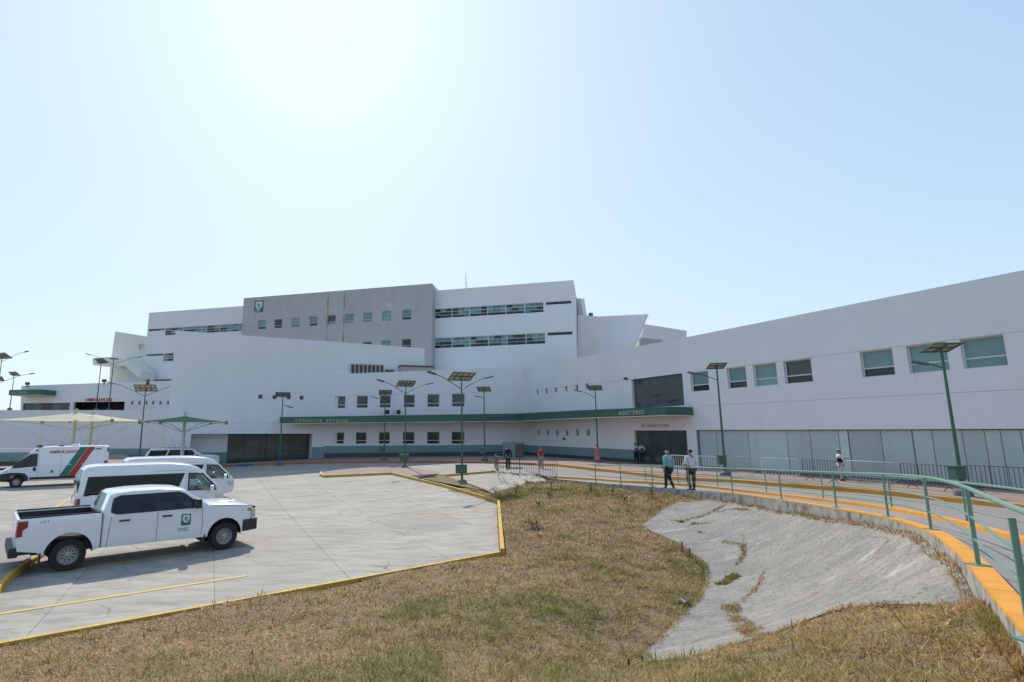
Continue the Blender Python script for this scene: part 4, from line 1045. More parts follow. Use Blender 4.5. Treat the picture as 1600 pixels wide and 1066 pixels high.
for (x0, x1, y0, y1, m, lab) in (
    (1048, 1078, 739, 741.5, M_galvw, 'pale barricade between the man in teal and the man in white'),
    (1091, 1132, 741.5, 744, M_galvw, 'pale barricade right behind the man in the white shirt'),
    (1144, 1180, 742, 744.5, M_galv, 'dull gray barricade right of the plaza lamp box'),
    (1192, 1250, 746.5, 750, M_galvw, 'pale barricade ending just left of the dark ones'),
    (1256, 1314, 750, 756, M_black, 'black barricade left of the person with the cap'),
    (1325, 1404, 754, 761, M_galv, 'dull gray barricade right of the person with the cap'),
    (1411, 1501, 761, 770, M_black, 'black barricade just left of the large right hand lamp'),
    (1509, 1640, 767, 778, M_black, 'black barricade at the right edge of the picture')):
    a, b = bpx(x0, x1, y0, y1); barricade('barricade', a, b, 1.12, m, lab)
M_bk2 = mat('dark_gray_steel', (.10, .105, .11), .5)
for (x0, y0, x1, y1, lab) in ((773, 735, 778, 744, 'short dark barricade turned end on at the left of the pen'), (779, 742, 812, 747, 'dark barricade of the pen below the standing guard'), (813, 746, 842, 749.5, 'dark barricade in the middle of the pen'),
                              (843, 748.5, 871, 751, 'dark barricade at the right end of the pen by the railing'), (776, 733, 812, 735, 'rear barricade of the pen behind the standing guard')):
    a, b = P(x0, y0, .87), P(x1, y1, .87); barricade('pen_barricade', a, b, 1.15, M_bk2, lab, grp='dark barricades forming a pen', n=8)
# dark screened booth by the wall corner
a = P(786, 716, 1.0); b = P(819, 717.5, 1.0)
t = thing('mesh_screen', 'dark green mesh screen standing by the inner wall corner', 'screen', tuple(a))
dd = (b - a).normalized(); mb = MB(); mb.tube([a, a + Vector((0, 0, 1.6)), b + Vector((0, 0, 1.6)), b], .03, 6); mb.build('frame', M_bk2, t)
mb = MB(); up = Vector((0, 0, 1)); mb.hexa([a + up * .1, b + up * .1, b + up * .1 + Vector((0, .03, 0)), a + up * .1 + Vector((0, .03, 0))], [a + up * 1.55, b + up * 1.55, b + up * 1.55 + Vector((0, .03, 0)), a + up * 1.55 + Vector((0, .03, 0))]); mb.build('mesh_sheet', M_teal, t)
mb = MB(); mb.box(b + Vector((-.45, .1, .75)), (.7, .5, 1.4)); mb.build('cabinet', mat('brown_metal', (.09, .08, .065), .6), t)

# shade canopies
M_fabric = bpy.data.materials.new('canopy_fabric'); M_fabric.use_nodes = True
def fabric(name, col, tr=.35):
    m = bpy.data.materials.new(name); m.use_nodes = True; n = m.node_tree.nodes; l = m.node_tree.links; b = n['Principled BSDF']; b.inputs['Base Color'].default_value = (*col, 1); b.inputs['Roughness'].default_value = .8
    t = n.new('ShaderNodeBsdfTranslucent'); t.inputs[0].default_value = (*col, 1); mx = n.new('ShaderNodeMixShader'); mx.inputs[0].default_value = tr
    l.new(b.outputs[0], mx.inputs[1]); l.new(t.outputs[0], mx.inputs[2]); l.new(mx.outputs[0], n['Material Output'].inputs[0]); return m
bpy.data.materials.remove(M_fabric)
F_cream = fabric('cream_fabric', (.74, .73, .55), .45); F_green = fabric('green_fabric', (.10, .22, .10), .25)
M_creamst = mat('cream_steel', (.55, .50, .36), .5); M_whst = mat('white_steel', (.5, .5, .47), .5)
def canopy(px, d, wpx, ytop, yedge, fab, steel, label, zb=0.0, rz=.0):
    c = PD(px, 690, d); top = PD(px, ytop, d).z; edge = PD(px, yedge, d).z; hw = wpx / 2 * d / FP
    t = thing('shade_canopy', label, 'shade canopy', (c.x, c.y, zb), rz, 'tensile shade canopies'); Mx = WORLDM[t.name]; f = lambda x, y, z: Mx @ Vector((x, y, z - zb))
    mb = MB(); N = 8; D_ = hw * .55
    for sd in range(4):
        cs = [(-hw, -D_), (hw, -D_), (hw, D_), (-hw, D_)]; a, b = cs[sd], cs[(sd + 1) % 4]
        g = lambda i, j: f((a[0] + (b[0] - a[0]) * j / N) * i / N * (1 - .10 * math.sin(math.pi * j / N) * i / N), (a[1] + (b[1] - a[1]) * j / N) * i / N * (1 - .10 * math.sin(math.pi * j / N) * i / N), top + (edge - top) * (i / N) ** .8)
        for i in range(N):
            for j in range(N): mb.quad(g(i, j), g(i + 1, j), g(i + 1, j + 1), g(i, j + 1))
    mb.build('fabric_roof', fab, t, smooth=50, weld=.001)
    mb = MB(); mb.tube([f(0, 0, zb), f(0, 0, top - .05)], .16, 10, r2=.12); po = mb.build('column', steel, t, smooth=40)
    mb = MB(); mb.lathe([(0, .35), (.12, .33), (.16, 0), (.16, -.25)], 'z', f(0, 0, top), 10); mb.build('finial', steel, po)
    for sx, sy in ((-1, -1), (1, -1), (1, 1), (-1, 1)):
        mb = MB(); mb.tube([f(0, 0, edge - .9), f(sx * hw * .5, sy * D_ * .5, edge - .25), f(sx * hw * .98, sy * D_ * .98, edge)], .035, 6); ar = mb.build('arm', steel, t, smooth=40)
        mb = MB(); mb.lathe([(0, .12), (.14, .1), (.14, -.2), (0, -.22)], 'z', f(sx * hw, sy * D_, edge), 8); mb.build('arm_end', mat('rust_steel', (.35, .22, .12), .7), ar)
        mb = MB(); mb.tube([f(sx * .1, 0, zb + 1.1), f(sx * hw * .5, sy * D_ * .5, edge - 1.2), f(sx * hw * .97, sy * D_ * .97, edge - .1)], .006, 4); mb.build('tie_cable', M_poledk, t)
    for q in (edge - 2.2, ): mb = MB(); mb.tube([f(-.8, 0, q), f(.8, 0, q)], .03, 5); mb.build('cross_arm', steel, t)
canopy(114, 52, 172, 644.5, 657.5, F_cream, M_creamst, 'cream shade canopy in front of the retaining wall above the ambulance', .0)
canopy(141, 58, 112, 647, 656.8, F_cream, M_creamst, 'second cream shade canopy tucked behind the first one', .0)
canopy(286, 46, 106, 650, 659.2, F_green, M_whst, 'green shade canopy in front of the tall blank block', .1)
# the pale tip seen left of the green one
# ================================================================== VEHICLES (local: x forward, y left, z up)
def arc(cx, cz, r, a0, a1, n=12): return [(cx + r * math.cos(R_(a0 + (a1 - a0) * k / n)), cz + r * math.sin(R_(a0 + (a1 - a0) * k / n))) for k in range(n + 1)]
def refine(pts, mx=.18):
    r = []
    for a, b in zip(pts, pts[1:]):
        n = max(1, int(math.dist(a, b) / mx)); r += [(a[0] + (b[0] - a[0]) * k / n, a[1] + (b[1] - a[1]) * k / n) for k in range(n)]
    return r + [pts[-1]]
def side_mesh(poly, wf, off, sg, mb, cell=.12, skip=None, mi=0):
    drape(poly, cell, lambda x, z: (x, sg * (wf(x, z) + off), z), mb, mi, skip, flip=(sg > 0)); return mb
def side_tess(polys, wf, off, sg, mb, mi=0):
    flat = [p for q in polys for p in q]
    for t in tessellate_polygon([[Vector((p[0], p[1], 0)) for p in q] for q in polys]):
        a = parea([flat[i] for i in t])
        if abs(a) < 1e-9: continue
        if (a < 0) != (sg > 0): t = t[::-1]
        mb.add([(flat[i][0], sg * (wf(*flat[i]) + off), flat[i][1]) for i in t], [(0, 1, 2)], mi)
    return mb
def shell(root, upper, lower, wf, glass_segs=(), holes=(), r=.05, crown=.03, m=M_paint, name='body', sides=(1, -1)):
    """upper runs from front bottom over the roof to rear bottom"""
    up = []; gl = []
    for i in range(len(upper) - 1):
        seg = refine([upper[i], upper[i + 1]], .16)
        for k in range(len(seg) - 1): up.append(seg[k]); gl.append(i in glass_segs)
    up.append(upper[-1])
    L = len(up); nrm = []
    for i in range(L):
        a, b = up[max(i - 1, 0)], up[min(i + 1, L - 1)]; d = Vector((b[0] - a[0], b[1] - a[1])).normalized(); nrm.append((d.y, -d.x))
    # outward normal: travelling backwards over the roof, outward is up
    ins = []
    for p, n in zip(up, nrm): ins.append((p[0] - n[0] * r * 1.0, p[1] - n[1] * r * 1.0))
    if sum(n[1] for n in nrm) < 0: nrm = [(-a, -b) for a, b in nrm]; ins = [(p[0] - n[0] * r, p[1] - n[1] * r) for p, n in zip(up, nrm)]
    prof = [(1, 0, r), (1, -.12 * r, .55 * r), (1, -.45 * r, .15 * r), (1, -r, 0), (.55, 0, -.7), (0, 0, -1)]
    rows = []
    for p, n, q in zip(up, nrm, ins):
        w = wf(*q); row_ = []
        for f, dw, di in prof:
            y = w * f + dw; d = di if di >= 0 else -crown * (1 if di == -1 else .75) * (1 if n[1] > .5 else .6)
            row_.append((y, p[0] - n[0] * d, p[1] - n[1] * d))
        full = [(x, y, z) for y, x, z in row_] + [(x, -y, z) for y, x, z in row_[-2::-1]]
        rows.append(full)
    mb = MB(); g = MB(); nr = len(rows[0])
    for i in range(L - 1):
        for j in range(nr - 1):
            t = g if (gl[i] and 3 <= j <= nr - 5) else mb
            t.quad(rows[i][j], rows[i][j + 1], rows[i + 1][j + 1], rows[i + 1][j])
    poly = ins + list(lower)
    sk = (lambda x, z: any(inpoly(x, z, h) for h in holes)) if holes else None
    for sg in (1, -1): side_mesh(poly, wf, 0, sg, mb, .07, sk)
    b = mb.build(name, m, root, smooth=38, weld=.0015)
    bm = bmesh.new(); bm.from_mesh(b.data); bmesh.ops.recalc_face_normals(bm, faces=bm.faces); bm.to_mesh(b.data); bm.free()
    if g.v: g.build('windscreen', T_clear, b, smooth=60, weld=.0015)
    return b
def wheel(root, x, y, r, w, rimr, sg, holes=10, style='steel'):
    rt = MB(); c = (x, y, r)
    rt.lathe([(rimr * .96, -w * .42), (rimr * 1.04, -w * .5), (r * .93, -w * .5), (r, -w * .36), (r, w * .36), (r * .93, w * .5), (rimr * 1.04, w * .5), (rimr * .96, w * .42)], 'y', c, 32)
    t = rt.build('wheel', M_rub, root, smooth=40)
    m = MB(); o = sg * w * .5
    m.lathe([(rimr, o * .95), (rimr * .93, o * .7), (rimr * .80, o * .62), (rimr * .72, o * .30), (rimr * .36, o * .25), (rimr * .30, o * .55), (rimr * .12, o * .6), (0, o * .6)], 'y', c, 32)
    rm = m.build('rim', M_rim, t, smooth=40)
    m = MB()
    for k in range(holes):
        a = 2 * math.pi * k / holes; hx, hz = x + rimr * .56 * math.cos(a), r + rimr * .56 * math.sin(a); q = []
        for j in range(10): b = 2 * math.pi * j / 10; q.append((hx + rimr * .10 * math.cos(b), y + o * .34, hz + rimr * .10 * math.sin(b)))
        m.add(q if sg < 0 else q[::-1], [tuple(range(10))])
    m.lathe([(rimr * .88, o * .72), (rimr * .84, o * .70)], 'y', c, 24)
    m.build('rim_hole', M_rimd, rm)['kind'] = 'stuff'
    return t
def dlo(root, surround, panes, wf, names='side_window', gm=None, off=.004, body=None):
    for sg in (1, -1):
        mb = MB(); side_tess([refine(list(q) + [q[0]], .12)[:-1] for q in [surround] + panes], wf, .011, sg, mb); mb.build('window_surround', M_blk, body or root)
        for p in panes: mb = MB(); side_mesh(p, wf, 0.005, sg, mb, .2); mb.build(names, gm or T_tint, root, smooth=40)
def seam(root, lines, wf, w=.012, off=.003, m=M_seam):
    for pts in lines:
        for sg in (1, -1):
            mb = MB(); pts_ = refine(pts, .12)
            for a, b in zip(pts_, pts_[1:]):
                d = Vector((b[0] - a[0], b[1] - a[1])).normalized() * w / 2; n = (-d.y, d.x)
                q = [(a[0] - n[0], a[1] - n[1]), (b[0] - n[0], b[1] - n[1]), (b[0] + n[0], b[1] + n[1]), (a[0] + n[0], a[1] + n[1])]
                v = [(x, sg * (wf(x, z) + off), z) for x, z in q]; mb.add(v if sg < 0 else v[::-1], [(0, 1, 2, 3)])
            mb.build('door_seam', m, root)
def sidebox(root, name, x0, x1, z0, z1, wf, t, m, bev=.01, sides=(1, -1), inn=.03):
    for sg in sides:
        y = wf((x0 + x1) / 2, (z0 + z1) / 2); mb = MB(); mb.box(((x0 + x1) / 2, sg * (y + (t - inn) / 2), (z0 + z1) / 2), (x1 - x0, t + inn, z1 - z0)); mb.build(name, m, root, bevel=bev)
def mirror(root, x, z, wf, m, size=(.16, .22, .26)):
    for sg in (1, -1):
        y = wf(x, z); mb = MB(); mb.box((x - .02, sg * (y + .2), z + .06), (size[0], size[1], size[2])); mb.tube([(x, sg * (y - .02), z), (x, sg * (y + .14), z + .02)], .035, 6)
        mi = mb.build('mirror', m, root, bevel=.03); mb = MB(); mb.box((x - .02 - size[0] / 2 - .004, sg * (y + .2), z + .06), (.006, size[1] * .8, size[2] * .8)); mb.build('mirror_glass', M_chrome, mi)
def seats(root, rows_, w, zb=.75):
    for x in rows_:
        mb = MB(); mb.box((x, 0, zb), (.5, w * 1.6, .16)); mb.box((x - .28, 0, zb + .36), (.14, w * 1.6, .62), rot=Matrix.Rotation(-.18, 3, 'Y')); mb.build('seat', M_seat, root, bevel=.03)
def bodywf(W0, belt, k, nose=None, tail=None, low=.55):
    def f(x, z):
        w = W0 - k * max(0, z - belt) - .10 * max(0, low - z) - .012 * ((z - (belt * .62)) / .5) ** 2 * (z < belt)
        if nose and x > nose[0]: w -= nose[1] * ((x - nose[0]) / (nose[2] - nose[0])) ** 2.2
        if tail and x < tail[0]: w -= tail[1] * ((tail[0] - x) / (tail[0] - tail[2])) ** 2.2
        return w
    return f
# ---- pickup
def make_pickup():
    t = thing('pickup_truck', 'white four door pickup with a green emblem on its door and an open bed', 'pickup')
    wf = bodywf(1.015, 1.30, .32, (2.2, .26, 3.08), None)
    ax, rx, R = 2.08, -1.92, .41
    up = [(3.02, .62), (3.06, .8), (3.05, 1.05), (2.98, 1.2), (2.8, 1.28), (2.3, 1.345), (1.85, 1.375), (1.58, 1.39), (.92, 1.84), (.74, 1.90), (.2, 1.945), (-.5, 1.94), (-.95, 1.90), (-1.06, 1.84), (-1.20, 1.46), (-1.22, 1.40), (-1.22, .50)]
    lo = [(1.5, .46)] + arc(ax, .44, .52, 178, 2, 14) + [(2.7, .50)]
    w1 = [(-.99, 1.40), (-.88, 1.365), (.10, 1.365), (.10, 1.80), (-.78, 1.80), (-.92, 1.74), (-.97, 1.60)]
    w2 = [(.20, 1.365), (1.28, 1.365), (1.22, 1.44), (.86, 1.72), (.70, 1.79), (.20, 1.80)]
    sur = [(-1.04, 1.40), (-.90, 1.335), (1.38, 1.335), (1.30, 1.43), (.90, 1.76), (.72, 1.835), (-.80, 1.835), (-.98, 1.77), (-1.02, 1.60)]
    b = shell(t, up, lo, wf, (7, 13), [w1, w2], .075, .045)
    dlo(t, sur, [w1, w2], wf, body=b)
    # bed
    rim_arc = arc(rx, .44, .54, 178, 2, 14)
    bed = [(-1.235, 1.40), (-1.235, .50)] + [(x, z) for x, z in rim_arc[::-1]] + [(-2.6, .56), (-3.0, .64), (-3.05, .9), (-3.06, 1.36), (-3.02, 1.41)]
    for sg in (1, -1):
        mb = MB(); side_mesh(bed, wf, 0, sg, mb, .09)
        bw_ = refine([(-1.235, 1.40), (-3.02, 1.41)], .3)
        for a, c in zip(bw_, bw_[1:]):
            y0 = wf(*a); mb.quad((a[0], sg * y0, a[1]), (c[0], sg * y0, c[1]), (c[0], sg * (y0 - .12), c[1]), (a[0], sg * (y0 - .12), a[1]))
            mb.quad((a[0], sg * (y0 - .12), a[1]), (c[0], sg * (y0 - .12), c[1]), (c[0], sg * (y0 - .14), .85), (a[0], sg * (y0 - .14), .85))
        bs = mb.build('bed_side', M_paint, t, smooth=35, weld=.001, fixn=True)
        mb = MB(); y0 = wf(-2, 1.4) - .145; mb.box((-2.12, sg * (y0 - .01), 1.11), (1.78, .03, .56)); mb.build('bed_liner', M_blk, bs)
        mb = MB(); mb.tube([(-1.26, sg * (wf(-2, 1.4) - .06), 1.425), (-3.0, sg * (wf(-2, 1.4) - .06), 1.43)], .022, 6); mb.build('rail_cap', M_blk, bs)
        # tail lamp
        mb = MB(); q = [(-2.84, 1.36), (-3.045, 1.36), (-3.05, .98), (-2.93, .99), (-2.94, 1.14), (-2.84, 1.2)]
        side_tess([q], wf, .012, sg, mb); mb.quad((-3.068, sg * .985, .98), (-3.068, sg * .80, .98), (-3.068, sg * .80, 1.36), (-3.068, sg * .985, 1.36)); mb.build('tail_lamp', M_redl, t)
    mb = MB(); mb.box((-3.03, 0, 1.04), (.07, 1.78, .72)); mb.build('tailgate', M_paint, t, bevel=.015)
    mb = MB(); mb.box((-2.12, 0, .84), (1.8, 1.8, .04)); mb.build('bed_floor', M_blk, t)
    mb = MB(); mb.box((-1.26, 0, 1.1), (.05, 1.75, .58)); mb.build('bed_front', M_blk, t)
    mb = MB(); mb.box((-3.07, 0, .60), (.2, 1.94, .24)); mb.box((-2.88, .93, .63), (.34, .1, .2)); mb.box((-2.88, -.93, .63), (.34, .1, .2)); mb.build('rear_bumper', M_blk, t, bevel=.03)
    mb = MB(); mb.box((3.02, 0, .66), (.34, 1.56, .38)); mb.box((2.84, .84, .66), (.46, .18, .36), rz=-.38); mb.box((2.84, -.84, .66), (.46, .18, .36), rz=.38); mb.build('front_bumper', M_blk, t, bevel=.05)
    mb = MB(); mb.box((3.06, 0, 1.02), (.09, 1.5, .40)); gr = mb.build('grille', M_blk, t, bevel=.02)
    for z in (.92, 1.04, 1.14): mb = MB(); mb.box((3.10, 0, z), (.02, 1.4, .025)); mb.build('grille_bar', M_plinth, gr)
    for sg in (1, -1):
        mb = MB(); q = [(2.80, 1.19), (3.02, 1.15), (3.03, 1.06), (2.78, 1.10)]; side_tess([q], wf, .012, sg, mb); mb.build('headlight', M_amber, t)
        mb = MB(); mb.box((3.0, sg * .80, 1.05), (.14, .16, .2)); mb.build('headlight', M_lens, t, bevel=.02)
        mb = MB(); mb.box((3.0, sg * .82, .88), (.12, .14, .08)); mb.build('fog_lamp', M_lens, t)
    for x, w in ((ax, 'f'), (rx, 'r')):
        for sg in (1, -1): wheel(t, x, sg * .86, R, .27, .25, sg)
    mb = MB(); mb.box((.05, 0, .58), (5.5, 1.5, .24)); mb.box((ax, 0, .72), (1.15, 1.30, .5)); mb.box((rx, 0, .64), (1.15, 1.3, .34)); mb.build('underbody', M_blk, t)
    for c, z in ((ax, .44), (rx, .44)):
        for sg in (1, -1):
            mb = MB(); rr = .52 if c > 0 else .54
            A = arc(c, z, rr, 182, -2, 16)
            for a, b2 in zip(A, A[1:]): mb.quad((a[0], sg * (wf(*a) - .01), a[1]), (b2[0], sg * (wf(*b2) - .01), b2[1]), (b2[0], sg * .6, b2[1]), (a[0], sg * .6, a[1]))
            mb.build('wheel_arch', M_blk, t)
            mb = MB(); mb.box((c - .60, sg * .9, .42), (.04, .22, .24)); mb.build('mud_flap', M_blk, t)
    seam(b, [[(.15, 1.33), (.15, .60), (.13, .50)], [(1.36, 1.33), (1.40, .9), (1.36, .55)], [(-1.0, 1.38), (-1.05, .9), (-1.08, .5)], [(1.6, 1.37), (2.9, 1.24)]], wf)
    mb = MB()
    for sg in (1, -1): mb.box((-1.228, sg * .98, .94), (.022, .05, .88))
    mb.build('body_gap', M_seam, b)
    sidebox(t, 'door_handle', -.82, -.56, 1.14, 1.18, wf, .05, M_blk); sidebox(t, 'door_handle', .27, .53, 1.16, 1.20, wf, .05, M_blk)
    mirror(t, 1.2, 1.42, wf, M_blk, (.17, .26, .27))
    seats(t, (.35, -.6), .8, .8)
    mb = MB(); mb.box((1.35, 0, 1.2), (.5, 1.6, .25)); mb.build('dashboard', M_seat, t, bevel=.05)
    mb = MB(); mb.tube([(1.05, .42 + .18 * math.cos(a), 1.32 + .18 * math.sin(a)) for a in np.linspace(0, 6.283, 14)], .015, 5); mb.build('steering_wheel', M_blk, t)
    for sg in (1, -1): mb = MB(); mb.tube([(1.6, sg * .15, 1.41), (1.42, sg * .65, 1.52)], .012, 5); mb.build('wiper', M_blk, t)
    mb = MB(); mb.box((2.3, -.0, 1.39), (.5, .8, .02)); mb.build('hood_scoop', M_paint, b, bevel=.01)
    fr = lambda u, v, o: Vector((.92 + u, -(wf(.92, 1.02 + v) + .004 + o), 1.02 + v))
    emblem(t, fr, .27)
    Mx = Matrix.Translation((.72, -(wf(.92, .8) + .004), .70)) @ Matrix(((1, 0, 0, 0), (0, 0, -1, 0), (0, 1, 0, 0), (0, 0, 0, 1)))
    text_on('emblem_lettering', 'IMSS', .14, Mx, M_logo, t, extrude=.002, spacing=1.1)
    Mx = Matrix.Translation((2.42, -(wf(2.55, 1.18) + .006), 1.12)) @ Matrix.Rotation(.10, 4, 'Z') @ Matrix(((1, 0, 0, 0), (0, 0, -1, 0), (0, 1, 0, 0), (0, 0, 0, 1)))
    text_on('fleet_number', '8084', .10, Mx, M_logo, t, extrude=.001, spacing=1.1)
    Mx = Matrix.Translation((-2.6, -(wf(-2.4, 1.25) + .004), 1.28)) @ Matrix(((1, 0, 0, 0), (0, 0, -1, 0), (0, 1, 0, 0), (0, 0, 0, 1)))
    text_on('decal', '4X4', .085, Mx, mat('decal_purple', (.12, .08, .2), .5), t, extrude=.001, spacing=1.6)
    return t
# ---- high roof passenger van
def make_van(label):
    t = thing('passenger_van', label, 'van', group='parked white passenger vans')
    wf = bodywf(.945, 1.15, .10, (1.9, .16, 2.72), (-2.2, .06, -2.72))
    fx, rx, R = 1.62, -1.50, .345
    up = [(2.60, .34), (2.70, .50), (2.72, .72), (2.68, .98), (2.58, 1.16), (2.48, 1.25), (1.78, 1.93), (1.60, 2.06), (1.25, 2.19), (.7, 2.27), (0, 2.29), (-2.1, 2.28), (-2.42, 2.24), (-2.56, 2.12), (-2.68, 1.3), (-2.74, .95), (-2.72, .40)]
    lo = [(-2.2, .34)] + arc(rx, .34, .42, 180, 0, 12) + [(0, .30)] + arc(fx, .34, .42, 180, 0, 12) + [(2.3, .30)]
    wl = [(-2.46, 1.20), (.62, 1.20), (.80, 1.34), (1.0, 1.84), (-2.36, 1.84)]
    wd = [(1.24, 1.20), (2.28, 1.16), (2.22, 1.30), (1.74, 1.78), (1.24, 1.82)]
    sd_ = [(1.18, 1.15), (2.36, 1.10), (2.29, 1.32), (1.77, 1.84), (1.18, 1.88)]
    b = shell(t, up, lo, wf, (5,), [wl, wd], .055, .05)
    sl = [(-2.5, 1.16), (.65, 1.16), (.84, 1.32), (1.05, 1.88), (-2.40, 1.88)]
    dlo(t, sl, [wl], wf, gm=T_priv, body=b); dlo(t, sd_, [wd], wf, gm=T_clear, body=b)
    seam(b, [[(1.10, 2.0), (1.10, .36)], [(1.15, 1.95), (1.8, 1.80), (2.42, 1.2), (2.30, .8)], [(-.15, 1.9), (-.15, .40)], [(-.2, 1.02), (1.05, 1.02)], [(-.15, 2.0), (1.08, 2.0)]], wf, .010)
    for sg in (1, -1):
        mb = MB(); side_tess([[(-2.68, 1.08), (-2.58, 1.08), (-2.58, .80), (-2.70, .80)]], wf, .01, sg, mb); mb.box((-2.735, sg * .83, .94), (.03, .14, .30)); mb.build('tail_lamp', M_redl, t)
        mb = MB(); side_tess([[(-2.70, .78), (-2.58, .78), (-2.58, .66), (-2.71, .66)]], wf, .01, sg, mb); mb.build('tail_lamp', M_lens, t)
        mb = MB(); q = [(2.32, .93), (2.66, .96), (2.68, .74), (2.36, .72)]; side_tess([q], wf, .012, sg, mb); mb.box((2.66, sg * .66, .85), (.1, .2, .2)); mb.build('headlight', M_lens, t, bevel=.0)
        for x in (fx, rx): wheel(t, x, sg * .80, R, .21, .20, sg, 8)
        for c in (fx, rx):
            mb = MB(); A = arc(c, .34, .42, 180, 0, 14)
            for a, b2 in zip(A, A[1:]): mb.quad((a[0], sg * (wf(*a) - .01), a[1]), (b2[0], sg * (wf(*b2) - .01), b2[1]), (b2[0], sg * .5, b2[1]), (a[0], sg * .5, a[1]))
            mb.build('wheel_arch', M_blk, t)
    mb = MB(); mb.box((0, 0, .42), (5.0, 1.5, .2)); mb.build('underbody', M_blk, t)
    mb = MB(); mb.box((2.70, 0, .88), (.06, 1.0, .20)); mb.build('grille', M_blk, t, bevel=.02)
    mb = MB(); mb.box((2.69, 0, .50), (.08, 1.1, .14)); mb.build('air_intake', M_blk, t, bevel=.02)
    mirror(t, 2.12, 1.14, wf, M_paint, (.15, .20, .27))
    seats(t, (1.2, .3, -.6, -1.5), .75, .85)
    mb = MB(); mb.box((2.1, 0, 1.05), (.5, 1.5, .25)); mb.build('dashboard', M_seat, t, bevel=.05)
    sidebox(t, 'door_handle', 1.22, 1.40, .98, 1.02, wf, .04, M_chrome); sidebox(t, 'door_handle', .85, 1.03, .98, 1.02, wf, .04, M_chrome)
    mb = MB(); mb.box((-2.705, 0, 1.45), (.02, 1.5, .55), rot=Matrix.Rotation(-.08, 3, 'Y')); mb.build('rear_window', M_dark, t)
    for sg in (1, -1): mb = MB(); mb.tube([(2.50, sg * .1, 1.27), (2.30, sg * .55, 1.47)], .012, 5); mb.build('wiper', M_blk, t)
    return t
